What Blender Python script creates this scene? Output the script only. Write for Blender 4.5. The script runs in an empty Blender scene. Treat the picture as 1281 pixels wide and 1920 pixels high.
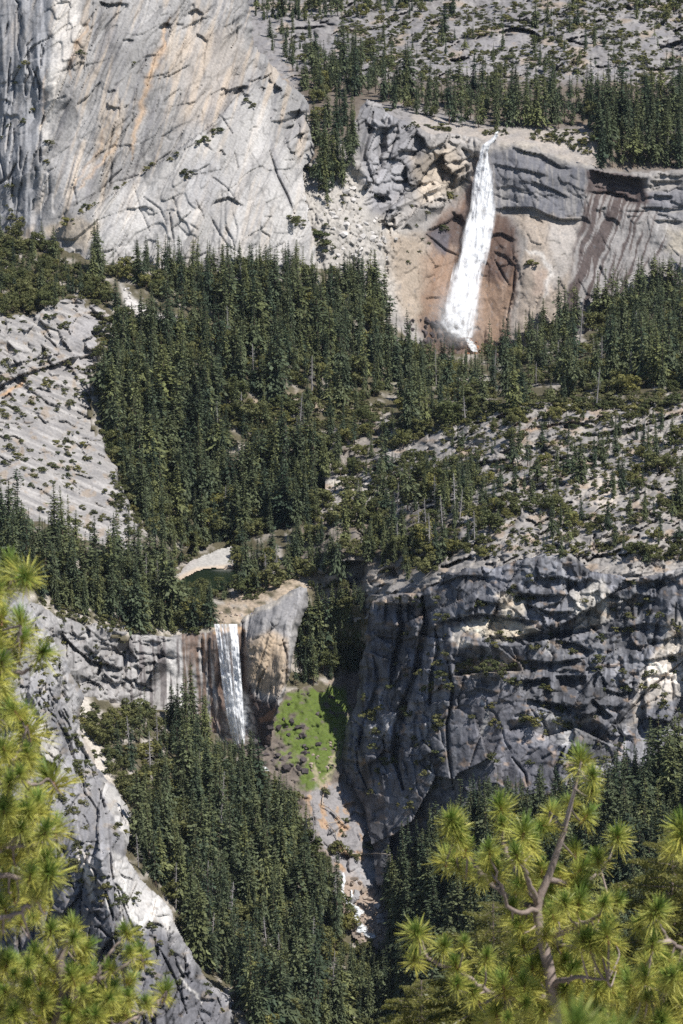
import bpy, bmesh, math, random
import numpy as np
from mathutils import Vector, Matrix
R = math.radians
random.seed(7)
rng = np.random.default_rng(11)
sc = bpy.context.scene
col = sc.collection

# ---------------------------------------------------------------- camera, sky, sun, exposure
CZ = 900.0                       # camera height above the deepest gorge floor (m)
PITCH = R(12.6)
HALF = R(8.2)                    # half of the vertical field of view
F = 960.0 / math.tan(HALF)       # focal length in photo pixels
cam = bpy.data.cameras.new('camera')
cam_ob = bpy.data.objects.new('camera', cam)
col.objects.link(cam_ob)
cam.sensor_fit = 'VERTICAL'
cam.sensor_height = 36.0
cam.lens = 18.0 / math.tan(HALF)
cam.clip_start = 0.5
cam.clip_end = 20000
cam.dof.use_dof = True
cam.dof.focus_distance = 2700
cam.dof.aperture_fstop = 11.0
cam_ob.location = (0, 0, CZ)
cam_ob.rotation_euler = (math.pi / 2 - PITCH, 0, 0)
sc.camera = cam_ob

SUN_TO = Vector((0.66, -0.48, 0.0)).normalized()
SUN_EL = R(58)
SUN_TO = Vector((SUN_TO.x * math.cos(SUN_EL), SUN_TO.y * math.cos(SUN_EL), math.sin(SUN_EL)))
w = bpy.data.worlds.new('World')
sc.world = w
w.use_nodes = True
nt = w.node_tree
sky = nt.nodes.new('ShaderNodeTexSky')
sky.sky_type = 'NISHITA'
sky.sun_disc = False
sky.sun_elevation = SUN_EL
sky.sun_rotation = math.atan2(SUN_TO.x, SUN_TO.y)
sky.altitude = 2000
bg = nt.nodes['Background']
bg.inputs['Strength'].default_value = 0.085
nt.links.new(sky.outputs[0], bg.inputs['Color'])
sun = bpy.data.lights.new('sun', 'SUN')
sun.energy = 4.6
sun.angle = R(0.53)
sun.color = (1.0, 0.97, 0.925)
sun_ob = bpy.data.objects.new('sun', sun)
col.objects.link(sun_ob)
sun_ob.location = (0, 0, CZ + 500)
sun_ob.rotation_euler = (-SUN_TO).to_track_quat('-Z', 'Y').to_euler()
sc.view_settings.view_transform = 'Standard'
sc.view_settings.look = 'None'
sc.view_settings.gamma = 1
sc.view_settings.exposure = 0.44
sc.cycles.use_denoising = False
sc.cycles.max_bounces = 6
sc.cycles.transparent_max_bounces = 16

# ---------------------------------------------------------------- helpers
SP, CP = math.sin(PITCH), math.cos(PITCH)

def at(px, py, Y):
    """photo direction (px, py) met at forward distance Y (m) -> world point(s)"""
    px, py, Y = np.asarray(px, float), np.asarray(py, float), np.asarray(Y, float)
    dx = (px - 640.5) / F
    dy = -(py - 960.0) / F
    ry = CP + dy * SP
    rz = -SP + dy * CP
    t = Y / ry
    return np.stack([dx * t, Y + 0 * t, CZ + rz * t], -1)

def hash2(ix, iy, seed):
    h = (ix.astype(np.int64) * 374761393 + iy.astype(np.int64) * 668265263 + seed * 1442695041) & 0xFFFFFFFF
    h = ((h ^ (h >> 13)) * 1274126177) & 0xFFFFFFFF
    h = (h ^ (h >> 16)) & 0xFFFFFFFF
    h = (h * 2246822519) & 0xFFFFFFFF
    return ((h ^ (h >> 15)) & 0xFFFFFF) / float(0x1000000)

def perlin(x, y, seed=0):
    x0, y0 = np.floor(x), np.floor(y)
    fx, fy = x - x0, y - y0
    u = fx * fx * fx * (fx * (fx * 6 - 15) + 10)
    v = fy * fy * fy * (fy * (fy * 6 - 15) + 10)
    out = 0
    for ox in (0, 1):
        for oy in (0, 1):
            a = hash2(x0 + ox, y0 + oy, seed) * 2 * math.pi
            d = np.cos(a) * (fx - ox) + np.sin(a) * (fy - oy)
            out = out + d * (u if ox else 1 - u) * (v if oy else 1 - v)
    return out * 1.5

def fbm(x, y, seed=0, octv=4, gain=0.5):
    s, a, n = 0, 1.0, 0
    for o in range(octv):
        s = s + a * perlin(x * 2 ** o, y * 2 ** o, seed + o * 17)
        n += a
        a *= gain
    return s / n

def worley(x, y, seed=0, man=False):
    x0, y0 = np.floor(x), np.floor(y)
    d1 = np.full(x.shape, 9.0); d2 = d1.copy()
    bx = np.zeros(x.shape); by = bx.copy(); ix = bx.copy(); iy = bx.copy()
    for ox in (-1, 0, 1):
        for oy in (-1, 0, 1):
            cx, cy = x0 + ox, y0 + oy
            px = cx + hash2(cx, cy, seed); py = cy + hash2(cx, cy, seed + 91)
            dx, dy = x - px, y - py
            d = (np.maximum(np.abs(dx), np.abs(dy)) * .85 + .15 * (np.abs(dx) + np.abs(dy))) if man else np.sqrt(dx * dx + dy * dy)
            m = d < d1
            d2 = np.where(m, d1, np.minimum(d2, d))
            d1 = np.where(m, d, d1)
            bx = np.where(m, dx, bx); by = np.where(m, dy, by)
            ix = np.where(m, cx, ix); iy = np.where(m, cy, iy)
    return d1, d2, bx, by, ix, iy

def facets(px, py, size, rot=0, aniso=1.0, tilt=0.6, off=0.5, seed=0, warp=0.2, man=False):
    """fractured rock: tilted polygonal faces, metres of depth"""
    c, s = math.cos(R(rot)), math.sin(R(rot))
    u = (px * c + py * s) / size
    v = (-px * s + py * c) / (size * aniso)
    wu = perlin(u * 1.3, v * 1.3, seed + 5) * warp
    wv = perlin(u * 1.3 + 7, v * 1.3, seed + 6) * warp
    d1, d2, bx, by, ix, iy = worley(u + wu, v + wv, seed, man)
    r1, r2, r3 = hash2(ix, iy, seed + 31), hash2(ix, iy, seed + 32), hash2(ix, iy, seed + 33)
    val = (r1 - .5) * 2 * tilt * bx + (r2 - .5) * 2 * tilt * by * aniso + (r3 - .5) * 2 * off
    crack = np.clip(1 - (d2 - d1) / 0.10, 0, 1)
    return val * size * 0.45, crack

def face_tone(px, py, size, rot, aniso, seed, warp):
    """how each broken face has weathered: one tone per face (same faces as facets), and the seams between, where crack shade is painted"""
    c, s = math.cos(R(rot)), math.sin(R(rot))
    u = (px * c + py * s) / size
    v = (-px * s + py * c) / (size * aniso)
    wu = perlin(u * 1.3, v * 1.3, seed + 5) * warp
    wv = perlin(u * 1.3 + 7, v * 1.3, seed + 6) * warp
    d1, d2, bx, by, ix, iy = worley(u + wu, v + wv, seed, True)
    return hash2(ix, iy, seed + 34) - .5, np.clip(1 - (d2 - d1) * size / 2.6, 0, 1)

def weather_and_shade(c, px, py, layers, k=.55, seam_shade=.4):
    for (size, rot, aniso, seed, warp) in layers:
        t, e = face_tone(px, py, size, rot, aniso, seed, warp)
        c = c * (1 + k * t)[..., None] * (1 - seam_shade * e * (hash2(np.floor(px / 9), np.floor(py / 9), seed) > .35))[..., None]  # crack shade painted as darker seams between the faces
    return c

def crackline(px, py, pts, wd, d):
    """a joint: narrow and deep when wd is small, a gully or rib when it is wide"""
    if wd < 5 and d > 0:
        return line(px, py, pts, max(1.8, wd * .6)) * d * 1.25
    return line(px, py, pts, wd) * d

def sstep(a, b, x):
    t = np.clip((x - a) / (b - a), 0, 1)
    return t * t * (3 - 2 * t)

def terrace(f, n, k=0.72):
    f = f * n
    i = np.floor(f)
    return (i + sstep(k, 1.0, f - i)) / n

def polydist(px, py, pts):
    """distance to a polyline, and how far along it (0..1), and which side (+ below/right)"""
    best = np.full(px.shape, 1e9); tt = np.zeros(px.shape); side = np.zeros(px.shape)
    pts = np.asarray(pts, float)
    L = np.hypot(*(pts[1:] - pts[:-1]).T); tot = L.sum(); acc = 0
    for (a, b, l) in zip(pts[:-1], pts[1:], L):
        d = b - a
        t = np.clip(((px - a[0]) * d[0] + (py - a[1]) * d[1]) / max(l * l, 1e-9), 0, 1)
        ex, ey = px - a[0] - t * d[0], py - a[1] - t * d[1]
        e = np.hypot(ex, ey)
        m = e < best
        best = np.where(m, e, best)
        tt = np.where(m, (acc + t * l) / tot, tt)
        side = np.where(m, np.sign(d[0] * ey - d[1] * ex), side)
        acc += l
    return best, tt, side

def inside(px, py, poly):
    r = np.zeros(px.shape, bool)
    n = len(poly)
    for i in range(n):
        x1, y1 = poly[i]; x2, y2 = poly[(i + 1) % n]
        if y1 == y2:
            continue
        c = ((y1 > py) != (y2 > py)) & (px < (x2 - x1) * (py - y1) / (y2 - y1) + x1)
        r ^= c
    return r

def soft(px, py, poly, s=8):
    """1 inside a region, fading over s pixels at its rim"""
    d, _, _ = polydist(px, py, list(poly) + [poly[0]])
    d = np.where(inside(px, py, poly), d, -d)
    return sstep(-s, s, d)

def line(px, py, pts, wd, taper=True):
    d, t, _ = polydist(px, py, pts)
    ww = wd * (np.clip(np.minimum(t, 1 - t) * 5, 0.25, 1) if taper else 1)
    return np.exp(-(d / ww) ** 2)

def roof(px, py, pts, depth, length):
    """an overhang along pts: rock under the line stands back, healing over `length` px"""
    d, t, s = polydist(px, py, pts)
    e = np.clip(np.minimum(t, 1 - t) * 6, 0, 1)
    below = s > 0
    return np.where(below, depth * e * np.clip(1 - d / (1.7 * length), 0, 1), 0)

def shelf(px, py, pts, depth, length):
    """a ledge along pts: rock above the line stands back"""
    d, t, s = polydist(px, py, pts)
    e = np.clip(np.minimum(t, 1 - t) * 6, 0, 1)
    return np.where(s < 0, depth * e * np.clip(1 - d / (1.7 * length), 0, 1), 0)

def scars(x, y, r, poly, n, ang, var, length, depth, reach, kind, seed, into=None):
    """many small overhangs or cracks inside a region (x, y a regular grid); adds to r in place"""
    g = np.random.default_rng(seed); P = np.array(poly, float); k = 0
    x0, y0, st = x[0, 0], y[0, 0], x[0, 1] - x[0, 0]
    while k < n:
        cx, cy = g.uniform(P[:, 0].min(), P[:, 0].max()), g.uniform(P[:, 1].min(), P[:, 1].max())
        if not inside(np.array([cx]), np.array([cy]), poly)[0]: continue
        k += 1
        a = R(ang + g.normal(0, var)); L = g.uniform(*length); d = g.uniform(*depth); h = g.uniform(*reach)
        m = 4; t = np.linspace(-.5, .5, m) * L
        pts = np.stack([cx + t * math.cos(a) + g.normal(0, L * .05, m), cy + t * math.sin(a) + g.normal(0, L * .07, m)], 1)
        i0, i1 = int((pts[:, 0].min() - 2.5 * h - x0) / st), int((pts[:, 0].max() + 2.5 * h - x0) / st) + 1
        j0, j1 = int((pts[:, 1].min() - 2.5 * h - y0) / st), int((pts[:, 1].max() + 2.5 * h - y0) / st) + 1
        i0, j0 = max(i0, 0), max(j0, 0)
        if i1 <= i0 + 1 or j1 <= j0 + 1: continue
        X, Yv = x[j0:j1, i0:i1], y[j0:j1, i0:i1]
        if X.size == 0: continue
        if kind == 'roof': r[j0:j1, i0:i1] += roof(X, Yv, pts, d, h)
        elif kind == 'shelf': r[j0:j1, i0:i1] += shelf(X, Yv, pts, d, h)
        else: r[j0:j1, i0:i1] += crackline(X, Yv, pts, h, d)
    return r

class TPS:
    def __init__(self, ctrl, lam=1e-3):
        c = np.asarray(ctrl, float)
        self.p = c[:, :2] / 500.0
        n = len(c)
        K = self.k(self.p, self.p) + lam * np.eye(n)
        P = np.hstack([np.ones((n, 1)), self.p])
        A = np.zeros((n + 3, n + 3)); A[:n, :n] = K; A[:n, n:] = P; A[n:, :n] = P.T
        self.w = np.linalg.solve(A, np.concatenate([c[:, 2], np.zeros(3)]))
    def k(self, a, b):
        d2 = ((a[:, None, :] - b[None]) ** 2).sum(-1)
        return 0.5 * d2 * np.log(d2 + 1e-12)
    def __call__(self, px, py):
        sh = np.shape(px)
        q = np.stack([np.ravel(px), np.ravel(py)], 1) / 500.0
        n = len(self.p)
        return (self.k(q, self.p) @ self.w[:n] + self.w[n] + q @ self.w[n + 1:]).reshape(sh)

def mesh_np(name, verts, faces, cols=None, smooth=False, extra=None):
    me = bpy.data.meshes.new(name)
    verts = np.asarray(verts, np.float32); faces = np.asarray(faces, np.int32)
    k = faces.shape[1]
    me.vertices.add(len(verts)); me.vertices.foreach_set('co', verts.ravel())
    me.loops.add(faces.size); me.loops.foreach_set('vertex_index', faces.ravel())
    me.polygons.add(len(faces)); me.polygons.foreach_set('loop_start', np.arange(0, faces.size, k, dtype=np.int32))
    me.update(calc_edges=True)
    if cols is not None:
        a = me.attributes.new('Col', 'FLOAT_COLOR', 'POINT')
        a.data.foreach_set('color', np.hstack([cols, np.ones((len(cols), 1))]).astype(np.float32).ravel())
    for k2, v in (extra or {}).items():
        a = me.attributes.new(k2, 'FLOAT', 'POINT')
        a.data.foreach_set('value', np.asarray(v, np.float32))
    if smooth:
        me.polygons.foreach_set('use_smooth', np.ones(len(faces), bool))
    me.validate()
    return me

def link(name, me, mat=None, parent=None):
    o = bpy.data.objects.new(name, me)
    col.objects.link(o)
    if mat is not None and me is not None and not me.materials:
        me.materials.append(mat)
    if parent is not None:
        o.parent = parent
    return o

def tag(o, label=None, cat=None, group=None, kind=None):
    if label: o['label'] = label
    if cat: o['category'] = cat
    if group: o['group'] = group
    if kind: o['kind'] = kind
    return o

# ---------------------------------------------------------------- materials
def newmat(name):
    m = bpy.data.materials.new(name)
    m.use_nodes = True
    return m, m.node_tree, m.node_tree.nodes['Principled BSDF']

def rock_mat(name, fine=0.8, bump=0.25, rough=0.85, spec=0.25, scale=1.0):
    m, t, b = newmat(name)
    n, l = t.nodes, t.links
    at_ = n.new('ShaderNodeAttribute'); at_.attribute_name = 'Col'
    co = n.new('ShaderNodeTexCoord')
    no = n.new('ShaderNodeTexNoise'); no.inputs['Scale'].default_value = 0.45 * scale; no.inputs['Detail'].default_value = 4; no.inputs['Roughness'].default_value = 0.62
    l.new(co.outputs['Object'], no.inputs['Vector'])
    mr = n.new('ShaderNodeMapRange'); mr.inputs[1].default_value = 0.3; mr.inputs[2].default_value = 0.7
    mr.inputs[3].default_value = 1 - 0.32 * fine; mr.inputs[4].default_value = 1 + 0.22 * fine
    l.new(no.outputs[0], mr.inputs[0])
    mx = n.new('ShaderNodeMix'); mx.data_type = 'RGBA'; mx.blend_type = 'MULTIPLY'; mx.inputs[0].default_value = 1
    l.new(at_.outputs['Color'], mx.inputs[6]); l.new(mr.outputs[0], mx.inputs[7])
    l.new(mx.outputs[2], b.inputs['Base Color'])
    b.inputs['Roughness'].default_value = rough
    b.inputs['Specular IOR Level'].default_value = spec
    bp = n.new('ShaderNodeBump'); bp.inputs['Strength'].default_value = bump; bp.inputs['Distance'].default_value = 1.6 / scale
    l.new(no.outputs[0], bp.inputs['Height']); l.new(bp.outputs[0], b.inputs['Normal'])
    return m

def leaf_mat(name, c0, c1, trans=0.15, attr=False, hue_noise=0.0, vary=0.25):
    m, t, b = newmat(name)
    n, l = t.nodes, t.links
    oi = n.new('ShaderNodeObjectInfo')
    mx = n.new('ShaderNodeMix'); mx.data_type = 'RGBA'
    mx.inputs[6].default_value = (*c0, 1); mx.inputs[7].default_value = (*c1, 1)
    l.new(oi.outputs['Random'], mx.inputs[0])
    # a share of the plants is paler and yellower
    fr = n.new('ShaderNodeMath'); fr.operation = 'MULTIPLY'; fr.inputs[1].default_value = 7.31; l.new(oi.outputs['Random'], fr.inputs[0])
    ff = n.new('ShaderNodeMath'); ff.operation = 'FRACT'; l.new(fr.outputs[0], ff.inputs[0])
    rr = n.new('ShaderNodeMapRange'); rr.inputs[1].default_value = .70; rr.inputs[2].default_value = 1.0; rr.inputs[4].default_value = .8; l.new(ff.outputs[0], rr.inputs[0])
    mz = n.new('ShaderNodeMix'); mz.data_type = 'RGBA'; l.new(rr.outputs[0], mz.inputs[0]); l.new(mx.outputs[2], mz.inputs[6]); mz.inputs[7].default_value = (c1[0] * 1.45, c1[1] * 1.35, c1[2] * 1.05, 1)
    src = mz.outputs[2]
    if attr:
        a = n.new('ShaderNodeAttribute'); a.attribute_name = 'Col'
        m2 = n.new('ShaderNodeMix'); m2.data_type = 'RGBA'; m2.blend_type = 'MULTIPLY'; m2.inputs[0].default_value = 1
        l.new(src, m2.inputs[6]); l.new(a.outputs['Color'], m2.inputs[7]); src = m2.outputs[2]
    l.new(src, b.inputs['Base Color'])
    b.inputs['Roughness'].default_value = 0.6
    b.inputs['Specular IOR Level'].default_value = 0.2
    if trans:
        tr = n.new('ShaderNodeBsdfTranslucent'); l.new(src, tr.inputs['Color'])
        ms = n.new('ShaderNodeMixShader'); ms.inputs[0].default_value = trans
        l.new(b.outputs[0], ms.inputs[1]); l.new(tr.outputs[0], ms.inputs[2])
        l.new(ms.outputs[0], n['Material Output'].inputs['Surface'])
    return m

def plain_mat(name, c, rough=0.85, noise=0.3, scale=1.0, bump=0.3):
    m, t, b = newmat(name)
    n, l = t.nodes, t.links
    co = n.new('ShaderNodeTexCoord')
    no = n.new('ShaderNodeTexNoise'); no.inputs['Scale'].default_value = scale; no.inputs['Detail'].default_value = 6
    l.new(co.outputs['Object'], no.inputs['Vector'])
    mr = n.new('ShaderNodeMapRange'); mr.inputs[1].default_value = .3; mr.inputs[2].default_value = .7
    mr.inputs[3].default_value = 1 - noise; mr.inputs[4].default_value = 1 + noise
    l.new(no.outputs[0], mr.inputs[0])
    oi = n.new('ShaderNodeObjectInfo')
    m3 = n.new('ShaderNodeMapRange'); m3.inputs[3].default_value = 0.75; m3.inputs[4].default_value = 1.25
    l.new(oi.outputs['Random'], m3.inputs[0])
    mm = n.new('ShaderNodeMath'); mm.operation = 'MULTIPLY'; l.new(mr.outputs[0], mm.inputs[0]); l.new(m3.outputs[0], mm.inputs[1])
    mx = n.new('ShaderNodeMix'); mx.data_type = 'RGBA'; mx.blend_type = 'MULTIPLY'; mx.inputs[0].default_value = 1
    mx.inputs[6].default_value = (*c, 1); l.new(mm.outputs[0], mx.inputs[7])
    l.new(mx.outputs[2], b.inputs['Base Color'])
    b.inputs['Roughness'].default_value = rough
    b.inputs['Specular IOR Level'].default_value = 0.2
    bp = n.new('ShaderNodeBump'); bp.inputs['Strength'].default_value = bump; bp.inputs['Distance'].default_value = 0.5 / scale
    l.new(no.outputs[0], bp.inputs['Height']); l.new(bp.outputs[0], b.inputs['Normal'])
    return m

MROCK = rock_mat('granite')
MGROUND = rock_mat('forest_floor', fine=1.0, bump=0.4, spec=0.1)
MFIR = leaf_mat('conifer_needles', (0.052, 0.076, 0.046), (0.130, 0.148, 0.070), 0.25, attr=True)
MOAK = leaf_mat('oak_leaves', (0.085, 0.098, 0.036), (0.150, 0.150, 0.058), 0.25, attr=True)
MSHRUB = leaf_mat('shrub_leaves', (0.060, 0.072, 0.026), (0.125, 0.122, 0.050), 0.15, attr=True)
MBARK = plain_mat('bark', (0.12, 0.085, 0.062), noise=0.35, scale=1.5)
MDEAD = plain_mat('weathered_wood', (0.36, 0.33, 0.315), noise=0.3, scale=1.0)
MBROWNDEAD = plain_mat('dry_needles', (0.30, 0.19, 0.10), noise=0.3, scale=1.0)

# ---------------------------------------------------------------- terrain patches
GREY = np.array((0.36, 0.355, 0.36)); WHITE = np.array((0.56, 0.545, 0.52)); TAN = np.array((0.54, 0.45, 0.35))
ORANGE = np.array((0.54, 0.35, 0.19)); STAIN = np.array((0.10, 0.098, 0.105)); BROWN = np.array((0.17, 0.105, 0.07))
DGREY = np.array((0.21, 0.21, 0.225)); DUFF = np.array((0.15, 0.115, 0.08)); SOIL = np.array((0.34, 0.27, 0.20))

def mixc(c, k, f):
    f = np.clip(f, 0, 1)[..., None]
    return c * (1 - f) + np.asarray(k) * f

def streak(px, py, slope, fx, fy, seed, octv=3):
    return fbm((px - slope * py) * fx, py * fy, seed, octv)

ZX0, ZY0, ZS = -120, -120, 2
ZW, ZH = 762, 1080
zbuf = np.full((ZH, ZW), 1e9)
PATCH = {}
POLYS = {}

def zsplat(px, py, Y, m):
    """remember the nearest surface for planting things on it"""
    ix = np.round((px - ZX0) / ZS).astype(int); iy = np.round((py - ZY0) / ZS).astype(int)
    ok = m & (ix >= 0) & (ix < ZW) & (iy >= 0) & (iy < ZH)
    np.minimum.at(zbuf, (iy[ok], ix[ok]), Y[ok])

def patch(name, poly, ctrl, relief, color, step=2, back=None, wob=5.0, mat=None, parent=None):
    poly = np.asarray(poly, float)
    x0, y0 = poly.min(0) - 4; x1, y1 = poly.max(0) + 4
    x0, y0 = math.floor(x0 / 2) * 2, math.floor(y0 / 2) * 2
    px, py = np.meshgrid(np.arange(x0, x1, step, dtype=float), np.arange(y0, y1, step, dtype=float))
    wx = px + fbm(px * .035, py * .035, 901, 4) * wob * 2
    wy = py + fbm(px * .035, py * .035, 977, 4) * wob * 2
    m = inside(wx, wy, poly)
    POLYS[name] = [tuple(p) for p in poly]
    base = TPS(ctrl)
    Y = base(px, py)
    for (pts, rad, amt) in (back or []):
        d, _, _ = polydist(wx, wy, pts)
        Y = Y + amt * (1 - np.sqrt(np.clip(1 - (1 - np.clip(d / rad, 0, 1)) ** 2, 0, 1)))
    Y = Y + relief(px, py)
    zsplat(px, py, Y, m)
    c = color(px, py)
    c = np.clip(c * np.array((.935, .92, .905)), 0.015, 0.75)
    P = at(px, py, Y)
    H, W = px.shape
    idx = np.full(H * W, -1); mm = m.ravel()
    q = np.arange(H * W).reshape(H, W)
    fq = np.stack([q[:-1, :-1], q[1:, :-1], q[1:, 1:], q[:-1, 1:]], -1).reshape(-1, 4)
    keep = mm[fq].all(1)
    fq = fq[keep]
    used = np.unique(fq)
    idx[used] = np.arange(len(used))
    me = mesh_np(name, P.reshape(-1, 3)[used], idx[fq], c.reshape(-1, 3)[used])
    o = link(name, me, mat or MROCK, parent)
    o['kind'] = 'structure'
    PATCH[name] = dict(base=base, poly=[tuple(p) for p in poly])
    return o

# ---- the big granite dome wall (upper left)
def massif():
    poly = [(-110, -110), (466, -110), (470, 0), (476, 60), (478, 84), (500, 108), (530, 145), (556, 168), (578, 188), (584, 215),
            (580, 240), (591, 272), (590, 292), (566, 318), (574, 370), (583, 430), (594, 478), (590, 530), (400, 530), (250, 520), (170, 520),
            (110, 480), (70, 460), (-110, 460)]
    ctrl = [(-110, -110, 3420), (-110, 200, 3320), (-110, 460, 3240), (0, 0, 3322), (0, 200, 3258), (0, 420, 3195), (60, 0, 3308), (60, 200, 3242), (70, 400, 3182),
            (100, 0, 3290), (92, 150, 3230), (80, 300, 3190), (200, 0, 3300), (200, 150, 3250), (180, 300, 3205), (160, 420, 3150),
            (320, 0, 3315), (320, 150, 3268), (300, 300, 3200), (280, 460, 3130), (440, 0, 3345), (440, 140, 3300), (400, 300, 3205), (400, 470, 3125),
            (520, 200, 3270), (520, 330, 3215), (500, 470, 3140), (575, 330, 3240), (590, 480, 3165), (560, 230, 3290), (470, -110, 3400), (200, -110, 3350)]
    ramp = [(476, 158), (440, 185), (400, 232), (345, 272), (300, 305), (250, 335), (200, 372), (140, 412)]
    ramp = ramp[::-1]
    def relief(x, y):
        # diagonal sheets: rotate so that flakes run down to the left
        u = x * .87 + y * .5; v = -x * .5 + y * .87
        low = fbm(u * .010, v * .004, 3, 3) * 12
        fl = terrace(fbm(u * .012 + .22 * perlin(x * .008, y * .008, 8), v * .0026, 21, 2), 6, .88) * 15
        fl2 = terrace(fbm(u * .034 + .2 * perlin(x * .012, y * .012, 9), v * .006, 27, 2), 6, .86) * 4.0
        lfa = 1 - .8 * soft(x, y, [(-120, -120), (98, -120), (90, 120), (76, 230), (70, 440), (-120, 470)], 14)
        r = low + (fl + fl2) * lfa + fbm(x * .09, y * .05, 33, 3) * 0.9
        fc, ck = facets(x, y, 34, 62, 2.6, .30, .10, 41)
        low_mask = soft(x, y, [(140, 410), (300, 300), (480, 160), (520, 110), (600, 250), (600, 520), (100, 520)], 14)
        r = r + fc * .4 + ck * .25
        # shattered right-hand rib
        rib = soft(x, y, [(485, 95), (560, 165), (590, 210), (600, 300), (560, 330), (540, 250), (500, 190), (470, 150)], 16)
        f3, c3 = facets(x, y, 15, 50, 2.2, .9, .35, 47)
        r = r + rib * (f3 + c3 * 2)
        lf = soft(x, y, [(-120, -120), (98, -120), (90, 120), (76, 230), (70, 440), (-120, 470)], 14)
        g = fbm(x * .055, y * .006, 51, 3)
        r = r + lf * g * 6
        # ledge ramp: wall above stands back of the lower slabs
        r = r + shelf(x, y, ramp, 26, 34)
        FACE = [(95, -40), (470, -40), (478, 90), (440, 180), (300, 300), (150, 400), (80, 400), (78, 220)]
        scars(x, y, r, FACE, 26, 112, 6, (60, 200), (1.2, 3.4), (1.4, 2.6), 'crack', 81)
        scars(x, y, r, FACE, 14, -35, 22, (6, 22), (1, 3), (3, 7), 'roof', 82)
        LOW = [(140, 415), (300, 310), (470, 180), (520, 120), (585, 220), (590, 480), (180, 470)]
        scars(x, y, r, LOW, 12, 70, 10, (30, 110), (1, 3), (1.4, 2.4), 'crack', 83)
        scars(x, y, r, LOW, 12, -20, 25, (8, 30), (1, 3.5), (3, 8), 'roof', 84)
        scars(x, y, r, [(-20, -40), (95, -40), (80, 220), (70, 430), (-20, 430)], 40, 94, 5, (20, 80), (3, 7), (1.8, 3.5), 'crack', 85)
        # overhangs and deep cracks
        for pts, d, L in [([(186, 2), (204, 8), (230, 4)], 11, 10), ([(296, 52), (310, 42), (322, 46)], 11, 9), ([(350, 26), (368, 16), (384, 28)], 6, 10),
                          ([(228, 76), (238, 73), (252, 76)], 5, 8), ([(392, 388), (408, 374), (430, 369), (448, 380), (458, 386)], 9, 11), ([(436, 176), (452, 162), (466, 160)], 9, 9),
                          ([(225, 8), (240, 6)], 4, 9), ([(330, 46), (345, 45)], 3, 8), ([(366, 62), (380, 68), (392, 80)], 4, 12), ([(408, 286), (416, 280), (424, 292)], 5, 10),
                          ([(350, 322), (372, 318), (395, 306)], 4, 10), ([(200, 172), (218, 168)], 3, 10), ([(290, 150), (320, 140), (360, 118)], 4, 18), ([(140, 198), (165, 180), (190, 150)], 5, 22)]:
            r = r + roof(x, y, pts, d, L)
        for pts, wd, d in [([(180, 18), (165, 40), (150, 62), (138, 95), (125, 135), (108, 185)], 3.2, 5), ([(275, 110), (262, 135), (255, 140)], 2.6, 5), ([(322, 46), (310, 85), (290, 105), (276, 160)], 2.5, 3.5),
                           ([(258, 160), (250, 195), (246, 240)], 2.2, 3.5), ([(224, 186), (222, 220)], 2.4, 3), ([(318, 400), (322, 430), (326, 455)], 2, 4), ([(270, 370), (300, 392), (312, 420)], 1.6, 2.5),
                           ([(505, 280), (520, 330), (540, 370), (552, 400)], 3.2, 6), ([(228, 318), (205, 340), (188, 360)], 2.5, 4), ([(345, 245), (322, 285), (292, 305)], 2.4, 4),
                           ([(340, 170), (330, 205), (318, 235)], 2, 2.5), ([(385, 172), (370, 190), (362, 205)], 2, 2.5), ([(240, 235), (222, 275), (205, 300), (186, 345)], 2.4, 4), ([(216, 230), (200, 280), (190, 330)], 2, 3),
                           ([(395, 330), (425, 352), (440, 372)], 1.6, 2.5), ([(355, 420), (370, 430)], 1.6, 2), ([(250, 345), (262, 392), (280, 432)], 1.6, 2)]:
            r = r + crackline(x, y, pts, wd, d)
        return r
    def color(x, y):
        wx = x + fbm(x * .03, y * .03, 61, 3) * 14; wy = y + fbm(x * .03, y * .03, 62, 3) * 14
        c = np.broadcast_to(np.array((0.305, 0.297, 0.290)), x.shape + (3,)).copy()
        c = c * (1 + .42 * fbm((x + .4 * y) * .011, (y - .3 * x) * .006, 63, 4))[..., None]
        s = streak(x, y, -.28, .05, .006, 64)
        c = mixc(c, (0.46, 0.385, 0.305), sstep(.0, .3, s) * .65)
        s2 = streak(x, y, -.30, .11, .007, 65)
        c = mixc(c, (0.21, 0.205, 0.21), sstep(.06, .34, s2) * .7)
        # pale clean corner, orange water streaks, left face's shade painted grey, bright lower slabs
        c = mixc(c, (0.63, 0.60, 0.56), soft(wx, wy, [(104, -10), (150, -10), (150, 60), (128, 120), (108, 190), (90, 270), (72, 280), (76, 200), (96, 100)], 8) * .75)
        for pts, wd, k in [([(318, 30), (300, 100), (280, 160), (262, 210), (252, 250), (246, 300)], 6, .5), ([(168, 35), (150, 70), (136, 110), (126, 150)], 4, .4), ([(88, 130), (78, 200), (80, 240)], 5, .45),
                           ([(225, 250), (180, 320), (150, 350)], 4, .35), ([(205, 230), (175, 300), (140, 350)], 4, .3)]:
            c = mixc(c, ORANGE * 1.02, line(wx, wy, pts, wd) * k)
        c = mixc(c, (0.47, 0.40, 0.33), soft(wx, wy, [(350, 60), (440, 50), (470, 100), (440, 170), (380, 230), (330, 240), (345, 140)], 22) * (.35 + .5 * sstep(-.1, .3, s)))
        c = mixc(c, (0.46, 0.445, 0.425), soft(wx, wy, [(140, 415), (250, 340), (300, 310), (400, 240), (480, 165), (520, 250), (580, 330), (600, 500), (100, 520)], 14) * (.55 + .4 * fbm(x * .02, y * .02, 66, 3)))
        c = mixc(c, (0.31, 0.31, 0.32), soft(wx, wy, [(345, 320), (400, 290), (420, 330), (395, 400), (360, 380)], 14) * .55)
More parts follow.
